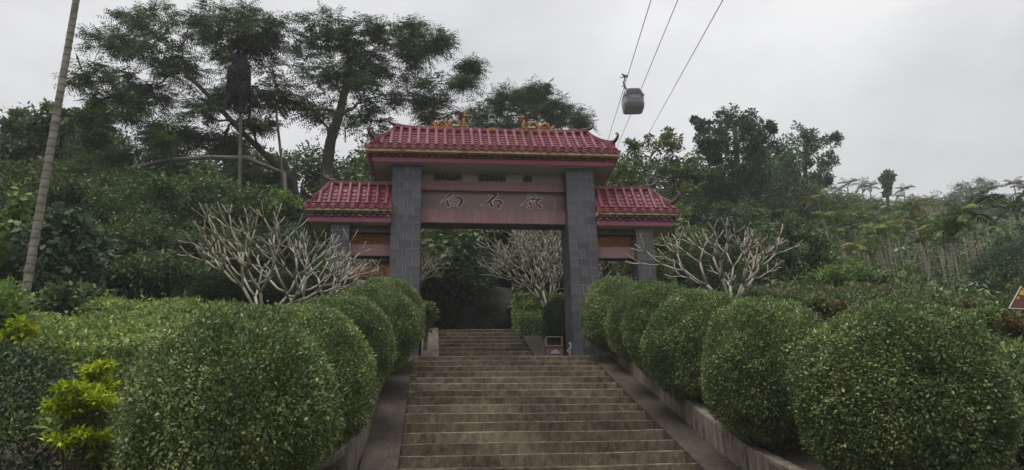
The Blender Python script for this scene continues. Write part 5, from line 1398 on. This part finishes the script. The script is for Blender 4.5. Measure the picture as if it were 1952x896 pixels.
# ------------------------------------------------ palms
def frond_mesh(name, L, el0, el1, pairs, leaf, mat, seed, droop=0.55):
    global RS
    RS = np.random.RandomState(seed)
    n = 14; p = np.zeros(3); P = [p.copy()]; els = np.linspace(el0, el1, n)
    for e in els:
        p = p+np.array([math.cos(e), 0, math.sin(e)])*L/n; P.append(p.copy())
    P = np.array(P)
    t = (np.arange(pairs)+0.5)/pairs*0.86+0.14
    idx = t*n; i0 = np.clip(idx.astype(int), 0, n-1); fr = (idx-i0)[:, None]
    B = P[i0]*(1-fr)+P[i0+1]*fr; Tn = unit(P[i0+1]-P[i0])
    lv = Leaves()
    for s in (-1, 1):
        D = unit(np.array([0, s, 0])+Tn*0.65+np.array([0, 0, -droop])*RS.uniform(0.5, 1.4, (pairs, 1))+RS.normal(size=(pairs, 3))*0.08)
        N = unit(np.array([0, 0, 1.0])+RS.normal(size=(pairs, 3))*0.25+np.array([0, -s*0.3, 0]))
        LL = leaf*np.sin(np.pi*np.clip(t*0.86+0.12, 0, 1))**0.6*RS.uniform(0.85, 1.1, pairs)
        lv.add(B, D, N, LL, 0.045*leaf/0.5+0.012, 0.02)
    V = np.concatenate(lv.V); m = MB()
    m.tube(P, np.linspace(0.028, 0.006, n+1), 5, cap=False)
    m.add(V, [tuple(range(4*i, 4*i+4)) for i in range(len(V)//4)])
    return m.mesh(name, mat)
FR = {}
for mt in ('palm_leaf', 'palm_leaf_gold', 'palm_leaf_dark', 'palm_leaf_black'):
    FR[mt] = [frond_mesh('frond', 1.75, 1.05, -0.35, 30, 0.52, mt, 1), frond_mesh('frond', 1.85, 0.75, -0.7, 30, 0.52, mt, 2), frond_mesh('frond', 1.6, 0.35, -1.0, 28, 0.5, mt, 3, 0.9)]
def palm_trunk_mesh(H, r, lean, seed, mat='palm_trunk'):
    rr = random.Random(seed); m = MB(); n = int(H/0.16)
    pts = []; rad = []
    for i in range(n+1):
        t = i/n; x = lean[0]*t**1.4; y = lean[1]*t**1.4
        rb = r*(1.18-0.25*t)*(1.25 if i < 2 else 1)
        pts += [(x, y, H*t), (x, y, H*t+0.02)]; rad += [rb*0.95, rb*1.04]
    m.tube(pts, rad, 9)
    t0 = pts[-1]
    return m, t0
def palm_fronds(rr, nf, mats):
    out = []
    for k_ in range(nf):
        lay = k_/max(1, nf-1)
        me = FR[mats[rr.randint(0, len(mats)-1)]][0 if lay < 0.5 else (1 if lay < 0.85 else 2)]
        out.append((me, (rr.uniform(-.12, .12), rr.uniform(-.15, .15)-0.25*(lay < 0.2), k_*2.4+rr.uniform(-.3, .3)), rr.uniform(0.85, 1.1)))
    return out
def near_palm(label, px_base, px_top, Y, mats, seed, group='betel palms near the foot of the grove', r=0.085, nf=10, fs=1.0, base_z=None, trunk_mat='palm_trunk', name='betel_palm'):
    rr = random.Random(seed)
    b = at(px_base[0], px_base[1], Y); t = at(px_top[0], px_top[1], Y)
    bz = min(gz(b[0], Y), b[2]) if base_z is None else base_z
    # follow the lean of the visible trunk down to the ground
    k_ = (t[0]-b[0])/max(0.3, t[2]-b[2]); bx = b[0]-k_*(b[2]-bz)
    H = t[2]-bz; lean = (t[0]-bx, 0.0)
    o = thing(name, label, 'palm', (bx, Y, bz), group)
    m, tp = palm_trunk_mesh(H, r*(0.62 if group else 1.0), lean, seed)
    me = m.mesh('trunk', trunk_mat); link_mesh('trunk', me, o, None, True)
    cs = MB().tube([(tp[0], tp[1], tp[2]-0.02), (tp[0], tp[1], tp[2]+0.3), (tp[0], tp[1], tp[2]+0.6)], [r*0.66, r*0.6, r*0.3], 9).mesh('crownshaft', 'light_leaf'); link_mesh('crownshaft', cs, o, None, True)
    for me, rot, sc_ in palm_fronds(rr, nf, mats):
        p = link_mesh('frond', me, o, (tp[0], tp[1], tp[2]+0.42)); p.rotation_euler = rot; p.scale = (sc_*fs*0.60,)*3
    return o
NP = 'betel palms near the foot of the grove'
near_palm('golden green betel palm with the tallest clear trunk in the grove', (1772, 545), (1740, 420), 27, ['palm_leaf_gold', 'palm_leaf', 'palm_leaf_gold'], 1, r=0.12, nf=11, fs=1.0)
near_palm('betel palm with dense hanging crown left of the golden palm', (1697, 550), (1674, 470), 25, ['palm_leaf'], 2, r=0.10, nf=11)
near_palm('betel palm with bright crown beside the dense hanging one', (1708, 548), (1692, 452), 26, ['palm_leaf', 'palm_leaf_gold'], 3, r=0.09, nf=10, fs=1.0)
near_palm('short betel palm with pale fronds behind the bright shrub', (1655, 545), (1645, 500), 23, ['palm_leaf', 'palm_leaf_gold'], 4, r=0.08, nf=9, fs=0.75)
near_palm('betel palm beside the dark rounded tree', (1610, 495), (1590, 435), 30, ['palm_leaf'], 5, r=0.09, nf=10)
near_palm('betel palm with brown lower fronds near the dark rounded tree', (1585, 480), (1562, 400), 34, ['palm_leaf', 'palm_leaf_gold'], 6, r=0.09, nf=10)
near_palm('large dark crowned palm at the right with drooping fronds', (1862, 545), (1850, 440), 22, ['palm_leaf', 'palm_leaf_dark'], 7, r=0.10, nf=13, fs=1.25)
near_palm('palm with grey green drooping fronds left of the large dark crowned palm', (1820, 560), (1812, 462), 23, ['palm_leaf'], 8, r=0.09, nf=12, fs=1.1)
near_palm('palm at the right edge with dark upright fronds', (1945, 520), (1940, 420), 24, ['palm_leaf_dark', 'palm_leaf'], 9, r=0.09, nf=11, fs=1.2)
near_palm('betel palm with dark bunched crown just right of the golden trunk', (1762, 520), (1755, 445), 32, ['palm_leaf_dark'], 10, r=0.09, nf=10, fs=0.8)
near_palm('betel palm with yellowing fronds right of the golden palm', (1800, 520), (1793, 470), 29, ['palm_leaf_gold', 'palm_leaf'], 11, r=0.08, nf=9, fs=0.9)
near_palm('young palm with low fronds at the foot of the golden palm', (1735, 560), (1728, 545), 24, ['palm_leaf'], 12, r=0.07, nf=8, fs=0.85)
# merged crowns for the many far palms
def crown_merge(seed, mats, nf, mat):
    rr = random.Random(seed); m = MB()
    for me, rot, sc_ in palm_fronds(rr, nf, mats):
        from mathutils import Euler
        M_2 = Matrix.Translation((0, 0, 0.4)) @ Euler(rot).to_matrix().to_4x4() @ Matrix.Scale(sc_, 4)
        m.add([tuple(M_2 @ v.co) for v in me.vertices], [tuple(p.vertices) for p in me.polygons])
    return m.mesh('crown', mat)
PCROWN = [crown_merge(5, ['palm_leaf'], 9, 'palm_leaf'), crown_merge(6, ['palm_leaf'], 10, 'palm_leaf'), crown_merge(7, ['palm_leaf_gold'], 9, 'palm_leaf_gold'), crown_merge(8, ['palm_leaf_dark'], 10, 'palm_leaf_dark')]
PTR = [palm_trunk_mesh(4.0, 0.085, (0.25, 0.1), 3)[0].mesh('trunk', 'palm_trunk'), palm_trunk_mesh(4.0, 0.085, (-0.2, 0.1), 4)[0].mesh('trunk', 'palm_trunk')]
for me in PTR: me.shade_smooth()
def far_palm(x, y, s, kind, rot, label, group):
    o = thing('betel_palm', label, 'palm', (x, y, gz(x, y)-0.1), group)
    ti = int(rot*10) % 2
    a = link_mesh('trunk', PTR[ti], o); a.scale = (s*0.62, s*0.62, s*1.12)
    tp = (0.172, 0.069) if ti == 0 else (-0.138, 0.069)
    c = link_mesh('crown', PCROWN[kind], o, (tp[0]*s*0.9, tp[1]*s*0.9, 4.48*s)); c.scale = (s*0.56,)*3; c.rotation_euler = (0, 0, rot); c['kind'] = 'stuff'
rp = random.Random(99)
placed = []
tries = 0
while len(placed) < 260 and tries < 12000:
    tries += 1
    Y = 26+76*rp.random()**1.25
    px = rp.uniform(1570, 1990) if Y > 40 else rp.uniform(1600, 1990)
    x = at(px, 480, Y)[0]
    if any((x-q[0])**2+(Y-q[1])**2 < (0.6+0.012*Y)**2 for q in placed): continue
    placed.append((x, Y))
    kd = rp.choices([0, 1, 2, 3], [4, 4, 1.3, 3.5])[0]
    far_palm(x, Y, rp.uniform(0.7, 1.3)*float(np.interp(Y, [24, 45, 70, 100], [0.52, 0.62, 0.70, 0.72])), kd, rp.uniform(0, 6.28), 'slender betel palm in the grove covering the right hillside', 'betel palms of the hillside grove')
for (px, py, Y) in ((1612, 352, 70), (1640, 354, 74), (1655, 358, 70), (1720, 362, 64), (1893, 362, 72), (1930, 352, 70), (1946, 358, 68), (1915, 378, 75), (1600, 362, 66), (1765, 385, 85), (1820, 385, 85)):
    c = at(px, py, Y); s = max(0.8, (c[2]-gz(c[0], Y))/4.6)
    far_palm(c[0], Y, s, rp.choice([0, 3]), rp.uniform(0, 6.28), 'betel palm standing out on the right skyline', 'betel palms on the skyline')
# the tall leaning palm trunk on the left
near_palm('tall leaning palm with ringed grey trunk at the left edge', (38, 615), (152, -40), 12.2, ['palm_leaf'], 20, None, r=0.060, nf=10, fs=1.2, trunk_mat='palm_trunk_near')
# palms hidden among the feathery trees
o_ = near_palm('shaggy dark palm with hanging dead skirt inside the feathery tree', (453, 345), (458, 118), 23.0, ['palm_leaf_black'], 21, None, r=0.055, nf=15, fs=1.0, trunk_mat='bark_grey')
rr = random.Random(5)
tpz = at(458, 118, 23.0)
for k_ in range(34):
    p = link_mesh('hanging_frond', FR['palm_leaf_black'][2], o_, (tpz[0]-o_.location[0]+rr.uniform(-.06, .06), rr.uniform(-.06, .06), tpz[2]-o_.location[2]+rr.uniform(-1.0, 0.35)))
    p.rotation_euler = (rr.uniform(-.2, .2), rr.uniform(0.75, 1.05), k_*2.4); p.scale = (0.72, 0.72, 0.72)
near_palm('smaller dark palm between the trunks of the feathery trees', (532, 300), (527, 222), 24.0, ['palm_leaf_black', 'palm_leaf_dark'], 22, None, r=0.045, nf=13, fs=0.75, trunk_mat='bark_grey')

# ------------------------------------------------ undergrowth
def undergrowth(name, label, n, xr, yr, hh, leaf, mats_n, each, seed, excl=True, pxr=None):
    global RS
    RS = np.random.RandomState(seed); rr = random.Random(seed)
    Y = RS.uniform(yr[0], yr[1], n*2)
    if pxr: X = np.array([at(p, 500, y)[0] for p, y in zip(RS.uniform(pxr[0], pxr[1], n*2), Y)])
    else: X = RS.uniform(xr[0], xr[1], n*2)
    if excl:
        keep = ~((X > -1.4) & (X < 4.3) & (Y < 26.2)); X, Y = X[keep][:n], Y[keep][:n]
    else: X, Y = X[:n], Y[:n]
    Z = ground_z(X, Y); H = RS.uniform(0.15, 1.0, len(X))*hh
    C = np.stack([X, Y, Z+H], 1)
    lv = Leaves(); cluster_leaves(lv, C, RS.uniform(0.3, 0.6, len(X))*hh*0.9, each, leaf, 0.5, 0.8, 0.1)
    o = link_mesh(name, lv.mesh(name, mats_n))
    tag(o, label, 'undergrowth', None, 'stuff')
undergrowth('undergrowth', 'tangled green undergrowth on the slopes beside and behind the gate', 2300, (-17, 22), (15.2, 34), 0.9, 0.17, 'wood_leaf', 26, 301)
undergrowth('undergrowth', 'olive weeds and scrub under the palm grove', 1700, None, (17, 60), 0.6, 0.15, 'olive_leaf', 24, 302, False, (1480, 2000))
undergrowth('undergrowth', 'dense scrub covering the upper hill', 1900, None, (34, 108), 1.8, 0.28, 'wood_leaf', 34, 303, False, (1150, 2020))
undergrowth('undergrowth', 'low ground cover in the planting beds along the steps', 900, (-7.5, 10), (6.3, 15.5), 0.28, 0.08, 'hedge_dark_leaf', 22, 304)

# ------------------------------------------------ boulder in the shade
def boulder(label, c, r, seed):
    o = thing('boulder', label, 'rock', (c[0], c[1], c[2]-r[2]))
    n, k_ = 48, 28; rs = np.random.RandomState(seed)
    dirs = rs.normal(size=(14, 3)); dirs /= np.linalg.norm(dirs, axis=1, keepdims=True); off = rs.uniform(0.72, 0.98, 14)
    V = []; Fc = []
    for i in range(k_+1):
        th = math.pi*i/k_
        for j in range(n):
            ph = 2*math.pi*j/n; d = np.array([math.sin(th)*math.cos(ph), math.sin(th)*math.sin(ph), math.cos(th)])
            dd = dirs@d; rad = np.min(np.where(dd > 0.05, off/np.maximum(dd, 0.05), 9)); rad = min(rad, 1.05)
            rad *= 1+0.025*math.sin(7*d[0]+3*d[2])+0.02*math.sin(13*d[1]+5*d[2])
            V.append((c[0]+d[0]*r[0]*rad, c[1]+d[1]*r[1]*rad, c[2]+d[2]*r[2]*rad))
    for i in range(k_):
        for j in range(n): q = (j+1) % n; Fc.append((i*n+j, (i+1)*n+j, (i+1)*n+q, i*n+q))
    MB().add(V, Fc).build('rock', 'boulder', o, smooth=True)
c = at(925, 610, 26.0); boulder('big grey boulder in the dark behind the upper steps', (c[0], 26.0, c[2]), (1.55, 1.3, 1.15), 3)
c = at(985, 598, 25.0); boulder('leaning slab of rock over a dark hollow right of the boulder', (c[0]+0.3, 25.2, c[2]+0.15), (0.95, 0.9, 0.32), 8)
c = at(850, 612, 26.6); boulder('lower mossy boulder left of the big boulder', (c[0], 26.6, c[2]-0.3), (1.0, 1.0, 0.9), 12)

# ------------------------------------------------ cable car
KY = 66.0
g0 = at(1196, 146, KY)
def cable(label, pa, Ya, pb, Yb):
    A, B = at(*pa, Ya), at(*pb, Yb); d = B-A
    P0, P1 = A-d*0.6, A+d*4.0
    o = thing('haul_cable', label, 'cable', tuple(P0), 'cableway ropes')
    pts = [P0+(P1-P0)*t for t in np.linspace(0, 1, 9)]
    MB().tube(pts, 0.032, 6).build('rope', 'steel_cable', o)
cable('cableway rope carrying the grey cabin', (1241, 0), 46, (1196, 146), KY)
cable('thin cableway rope passing behind the grey cabin', (1292, 0), 50, (1224, 165), 72)
cable('cableway rope farthest right in the sky', (1378, 0), 44, (1300, 140), 64)
def gondola():
    k_ = mpp(1206, 190, KY)
    cc = at(1206.5, 192, KY)
    o = thing('cable_car_cabin', 'grey cable car cabin with dark windows hanging in the sky', 'cable car', (cc[0], cc[1], cc[2]-1.1))
    yw = -0.10
    Rz = Matrix.Rotation(yw, 3, 'Z')
    def W(x, y, z):
        v = Rz @ Vector((x, y, 0)); return (cc[0]+v.x, cc[1]+v.y, cc[2]+z)
    # body: rounded-box loft
    secs = [(-1.05, 0.90, 0.86), (-0.95, 0.93, 0.90), (-0.55, 0.97, 0.95), (0.0, 1.0, 0.98), (0.45, 0.95, 0.94), (0.80, 0.82, 0.84), (0.98, 0.70, 0.72), (1.05, 0.55, 0.58)]
    def loop(hx_, hy_, n=28, pw=7.0):
        out = []
        for j in range(n):
            a = 2*math.pi*j/n; c_, s_ = math.cos(a), math.sin(a)
            q = (abs(c_)**pw+abs(s_)**pw)**(-1/pw); out.append((hx_*c_*q, hy_*s_*q))
        return out
    def shell(z0, z1, grow, mat, nm, parent):
        zz = sorted(set([z0, z1]+[s[0] for s in secs if z0 < s[0] < z1])); V = []; Fc = []; n = 28
        zs_, xs_, ys_ = [s[0] for s in secs], [s[1] for s in secs], [s[2] for s in secs]
        for z in zz:
            for (x, y) in loop(np.interp(z, zs_, xs_)+grow, np.interp(z, zs_, ys_)+grow): V.append(W(x, y, z))
        for i in range(len(zz)-1):
            for j in range(n): q = (j+1) % n; Fc.append((i*n+j, i*n+q, (i+1)*n+q, (i+1)*n+j))
        Fc += [tuple(range(n-1, -1, -1)), tuple((len(zz)-1)*n+j for j in range(n))]
        return MB().add(V, Fc).build(nm, mat, parent)
    body = shell(-0.62, 1.05, 0, 'cabin_silver', 'shell', o)
    shell(-1.05, -0.62, 0.03, 'cabin_dark', 'floor_skirt', o)
    # curved panels set slightly proud of the shell on the two visible faces
    zs_, xs_, ys_ = [s[0] for s in secs], [s[1] for s in secs], [s[2] for s in secs]
    def face_panel(nm, mat, face, u0, u1, z0, z1, proud, parent, nu=4, nz=5):
        V = []; Fc = []
        for i in range(nz+1):
            z = z0+(z1-z0)*i/nz; hx_, hy_ = np.interp(z, zs_, xs_), np.interp(z, zs_, ys_)
            for j in range(nu+1):
                u = u0+(u1-u0)*j/nu
                dz = 0.985 if abs(u) < 0.75 else 0.955
                for dep in (proud, -0.03):
                    V.append(W(u*hx_, -(hy_*dz+dep), z) if face == 'f' else W(-(hx_*dz+dep), u*hy_, z))
        w = nu+1
        idx = lambda i, j, d: (i*w+j)*2+d
        for i in range(nz):
            for j in range(nu):
                Fc.append((idx(i, j, 0), idx(i, j+1, 0), idx(i+1, j+1, 0), idx(i+1, j, 0)))
        for i in range(nz): Fc += [(idx(i, 0, 0), idx(i+1, 0, 0), idx(i+1, 0, 1), idx(i, 0, 1)), (idx(i, nu, 0), idx(i, nu, 1), idx(i+1, nu, 1), idx(i+1, nu, 0))]
        for j in range(nu): Fc += [(idx(0, j, 0), idx(0, j, 1), idx(0, j+1, 1), idx(0, j+1, 0)), (idx(nz, j, 0), idx(nz, j+1, 0), idx(nz, j+1, 1), idx(nz, j, 1))]
        return MB().add(V, Fc).build(nm, mat, parent)
    face_panel('window', 'cabin_glass', 'f', -0.80, 0.80, 0.18, 0.86, 0.05, o)
    lp = face_panel('lower_panel', 'cabin_panel', 'f', -0.80, 0.80, -0.56, 0.12, 0.05, o)
    face_panel('logo_strip', 'cabin_blue', 'f', -0.28, 0.38, -0.12, -0.03, 0.062, lp)
    for a, b in ((-0.22, -0.14), (-0.1, 0.02), (0.06, 0.14), (0.18, 0.32)):
        face_panel('logo_mark', 'cabin_silver', 'f', a, b, -0.10, -0.05, 0.068, lp, 2, 2)
    face_panel('bumper', 'cabin_dark', 'f', -0.98, -0.55, 0.02, 0.20, 0.09, o)
    face_panel('bumper', 'cabin_dark', 'f', 0.58, 0.98, 0.04, 0.22, 0.09, o)
    face_panel('side_window', 'cabin_glass', 's', -0.7, 0.7, 0.12, 0.84, 0.05, o)
    face_panel('side_panel', 'cabin_panel', 's', -0.7, 0.7, -0.54, 0.05, 0.05, o)
    face_panel('roof_trim', 'cabin_dark', 'f', -0.8, 0.8, 0.90, 0.97, 0.05, o)
    MB().tube([W(-0.85, -0.2, -1.06), W(0.85, -0.2, -1.06)], 0.06, 8).build('floor_rail', 'cabin_dark', o)
    # hanger arm up to the grip on the rope
    top = np.array(g0); t1 = np.array(W(-0.55, 0, 1.08))
    ha = MB()
    ha.tube([W(0.25, 0, 1.2), W(-0.05, 0, 1.14), W(-0.45, 0, 1.18), W(-0.62, 0, 1.32), tuple(t1+np.array([-0.18, 0, 0.55])), tuple(np.array([t1[0]-0.25, (t1[1]+top[1])/2, (t1[2]+top[2])/2+0.2])), tuple(top+np.array([-0.3, 0, -0.45])), tuple(top+np.array([-0.28, 0, -0.15]))], [0.10, 0.09, 0.10, 0.12, 0.10, 0.09, 0.08, 0.08], 8)
    ha.build('hanger_arm', 'cabin_dark', o)
    MB().tube([W(0.62, 0, 0.95), W(0.62, 0, 1.28)], [0.10, 0.04], 6).build('roof_peg', 'cabin_dark', o)
    gr = MB()
    gr.tube([tuple(top+np.array([-0.75, 0, -0.12])), tuple(top+np.array([0.02, 0, -0.06]))], 0.05, 6)
    gr.tube([tuple(top+np.array([-0.55, 0, 0.28])), tuple(top+np.array([-0.25, 0, 0.02])), tuple(top+np.array([0.04, 0, 0.0]))], [0.06, 0.15, 0.10], 8)
    gr.tube([tuple(top+np.array([-0.05, 0.0, 0.2])), tuple(top+np.array([-0.05, 0, -0.15]))], 0.05, 6)
    gr.build('rope_grip', 'cabin_dark', o)
    MB().tube([tuple(t1+np.array([-0.45, 0, 0.5])), tuple(t1+np.array([-0.05, 0, 0.62]))], 0.05, 6).build('damper', 'cabin_dark', o)
gondola()

# ------------------------------------------------ small things by the gate
def bin_():
    Y = 17.0
    x0, x1 = at(1041, 660, Y)[0], at(1073, 660, Y)[0]; zt_ = at(1057, 641, Y)[2]
    o = thing('litter_bin', 'brown litter bin with dark opening and blue white mountain emblem', 'bin', ((x0+x1)/2, Y, LAND_Z))
    zf = LAND_Z
    body = MB(); body.box(x0, x1, Y+0.02, Y+0.32, zf, at(1057, 660, Y)[2]); body.build('body', 'bin_brown', o)
    zo = at(1057, 660, Y)[2]
    fr = MB(); w = 0.022
    fr.box(x0, x0+w, Y, Y+0.32, zo, zt_).box(x1-w, x1, Y, Y+0.32, zo, zt_).box(x0, x1, Y-0.003, Y+0.322, zt_-w, zt_).box(x0, x1, Y-0.004, Y+0.323, zo-0.001, zo+w)
    fr.build('opening_frame', 'bin_trim', o)
    MB().box(x0+w, x1-w, Y+0.2, Y+0.3, zo+w, zt_-w).build('dark_liner', 'bin_dark', o)
    cx_ = (x0+x1)/2
    P = lambda px, py: (at(px, py, Y)[0], at(px, py, Y)[2])
    em = MB(); em.prism([P(*q) for q in ((1050.5, 673.5), (1066.5, 673.5), (1066.5, 671), (1063, 668.5), (1059, 665.5), (1054, 669), (1050.5, 671.5))][::1], Y+0.008, Y+0.03)
    e = em.build('emblem', 'logo_white', o)
    MB().prism([P(*q) for q in ((1053, 671.5), (1064, 671.0), (1060, 668.0), (1058.8, 666.8), (1056.5, 669.0))], Y+0.004, Y+0.02).build('emblem_peak', 'logo_blue', e)
bin_()
yk = G+0.35
xb = XC+PA
sb_ = thing('wall_box', 'small pale framed box low on the inner face of the right pillar', 'box', (xb-0.02, yk, LAND_Z+0.15))
zk = at(1076.5, 659, yk)[2]
MB().box(xb-0.045, xb-0.004, yk-0.05, yk+0.05, zk-0.07, zk+0.06).build('frame', 'sign_white', sb_)
MB().box(xb-0.049, xb-0.03, yk-0.054, yk+0.02, zk-0.045, zk+0.03).build('socket', 'bin_dark', sb_)
zk2 = at(1076.5, 669, yk)[2]
hw = thing('wall_ring', 'small pale ring and bracket below the framed box on the right pillar', 'bracket', (xb-0.02, yk, LAND_Z+0.02))
MB().tube([(xb-0.05+0.034*math.cos(t), yk-0.03, zk2+0.034*math.sin(t)) for t in np.linspace(0, 6.3, 14)], 0.009, 6, cap=False).build('ring', 'sign_white', hw)
MB().tube([(xb-0.05, yk-0.03, zk2-0.03), (xb-0.03, yk-0.03, zk2-0.09), (xb-0.005, yk-0.03, zk2-0.09)], 0.010, 6).build('bracket', 'sign_white', hw)
# red brick post seen through the left bay
c = at(682, 540, 21.0)
kp = thing('brick_kiosk', 'orange brick corner with a small dark window seen through the left bay', 'hut', (c[0], 21.0, gz(c[0], 21.0)))
zk = c[2]
bw = MB(); bw.box(c[0]-0.22, c[0]+0.9, 21.02, 22.0, gz(c[0], 21.0)-0.3, zk+0.5); kw = bw.build('wall', 'brick_red', kp)
MB().box(c[0]+0.02, c[0]+0.24, 20.99, 21.05, zk-0.1, zk+0.17).build('window', 'bin_dark', kp)
MB().box(c[0]+0.0, c[0]+0.27, 20.96, 21.06, zk+0.04, zk+0.075).build('window_bar', 'sign_white', kp)
# warning sign at the right edge
Y = 10.6
sgn_o = at(1951, 575, Y)
ws = thing('warning_sign', 'triangular warning sign with pale rim and yellow figure at the right edge', 'sign', (sgn_o[0], Y, gz(sgn_o[0], Y)))
P = lambda px, py: (at(px, py, Y)[0], at(px, py, Y)[2])
tri = [P(1923, 588), P(1979, 591), P(1946, 546)]
MB().prism(tri, Y, Y+0.02).build('board', 'sign_brown', ws)
rim = MB()
ring = tri+[tri[0]]
for a, b in zip(ring[:-1], ring[1:]): rim.tube([(a[0], Y-0.004, a[1]), (b[0], Y-0.004, b[1])], 0.009, 6)
rim.build('rim', 'sign_white', ws)
MB().prism([P(1942, 562), P(1952, 563), P(1952, 556), P(1947, 552), P(1944, 557)], Y-0.006, Y+0.005).build('figure', 'sign_yellow', ws)
MB().prism([P(1936, 570), P(1943, 570), P(1941, 564)], Y-0.006, Y+0.005).build('figure_mark', 'sign_yellow', ws)
MB().tube([(sgn_o[0], Y+0.04, gz(sgn_o[0], Y)-0.2), (sgn_o[0], Y+0.04, sgn_o[2]+0.1)], 0.025, 8).build('post', 'steel_cable', ws)
# weed sprouting between ramp and steps, dry twig on the top step
def sprout(label, c, size, mat, seed, n=6):
    rr = random.Random(seed); o = thing('weed', label, 'plant', tuple(c))
    lf = Leaves(); C = np.repeat(np.array([c]), n, 0)+np.array([0, 0, 0.02]); a = np.array([rr.uniform(0, 6.28) for _ in range(n)])
    D = np.stack([np.cos(a), np.sin(a)*0.7-0.3, np.array([rr.uniform(-0.1, 0.7) for _ in range(n)])], 1)
    lf.add(C, D, np.tile(np.array([[0, -0.5, 1.0]]), (n, 1)), size, size*0.36, 0.1); lf.build('leaf', mat, o)
    MB().tube([c, c+np.array([0, -0.01, 0.05])], 0.005, 5).build('stem', 'stem_brown', o)
y_, z_ = edge(6); sprout('pale green weed sprouting at the left end of the steps', np.array([-0.37, y_-0.03, z_+0.03]), 0.13, 'light_leaf', 3, 7)
y_, z_ = edge(9); sprout('small weed at the left edge of the steps, above the larger weed', np.array([-0.36, y_-0.02, z_+0.0]), 0.08, 'light_leaf', 4, 5)
q0, q1 = at(800, 682, 15.9), at(819, 685, 15.95)
tw = thing('dry_twig', 'thin dark twig lying on the top step by the left bushes', 'twig', tuple(q0))
MB().tube([q0, q0*0.5+q1*0.5+np.array([0, 0, 0.006]), q1], [0.011, 0.009, 0.005], 5).build('twig', 'bin_dark', tw)

# dry leaves blown onto the ramps, wall tops and beds
RS = np.random.RandomState(88)
C = []
for _ in range(260):
    y = RS.uniform(9.0, 15.9); z = 1.6-3.4656+M_*y
    u = RS.rand()
    if u < 0.45: x = RS.choice([RS.uniform(-0.84, -0.42), RS.uniform(3.34, 3.74)]); zz = z+0.018
    elif u < 0.6: x = RS.choice([RS.uniform(-1.0, -0.9), RS.uniform(3.78, 3.9)]); zz = z+0.42
    else: x = RS.choice([RS.uniform(-2.0, -1.05), RS.uniform(3.95, 4.9)]); zz = gz(x, y)+0.02
    C.append((x, y, zz))
C = np.array(C); lv = Leaves(); n = len(C)
lv.add(C, rnd_dir(n)*np.array([1, 1, 0.15])+np.array([0, 0, 0.05]), np.tile([[0, -0.35, 1.0]], (n, 1))+RS.normal(size=(n, 3))*0.15, RS.uniform(0.03, 0.07, n), 0.026, 0.05)
tag(link_mesh('leaf_litter', lv.mesh('leaf_litter', 'dead_leaf')), 'scattered dry leaves on the ramps and beds beside the steps', 'leaf litter', None, 'stuff')

# ------------------------------------------------ thin damp air over the hillside
hz = MB().box(-150, 190, -25, 190, -3.0, 60.0).build('haze', 'soil')
hz.data.materials.clear()
hm = bpy.data.materials.new('haze_air'); hm.use_nodes = True
hm.node_tree.nodes.remove(hm.node_tree.nodes['Principled BSDF'])
pv = hm.node_tree.nodes.new('ShaderNodeVolumePrincipled')
pv.inputs['Color'].default_value = (0.93, 0.94, 0.95, 1); pv.inputs['Density'].default_value = HAZE
pv.inputs['Anisotropy'].default_value = 0.2
hm.node_tree.links.new(pv.outputs['Volume'], hm.node_tree.nodes['Material Output'].inputs['Volume'])
hz.data.materials.append(hm); hz['kind'] = 'stuff'; hz['label'] = 'pale damp air over the whole hillside'; hz['category'] = 'haze'
hz.display_type = 'WIRE'
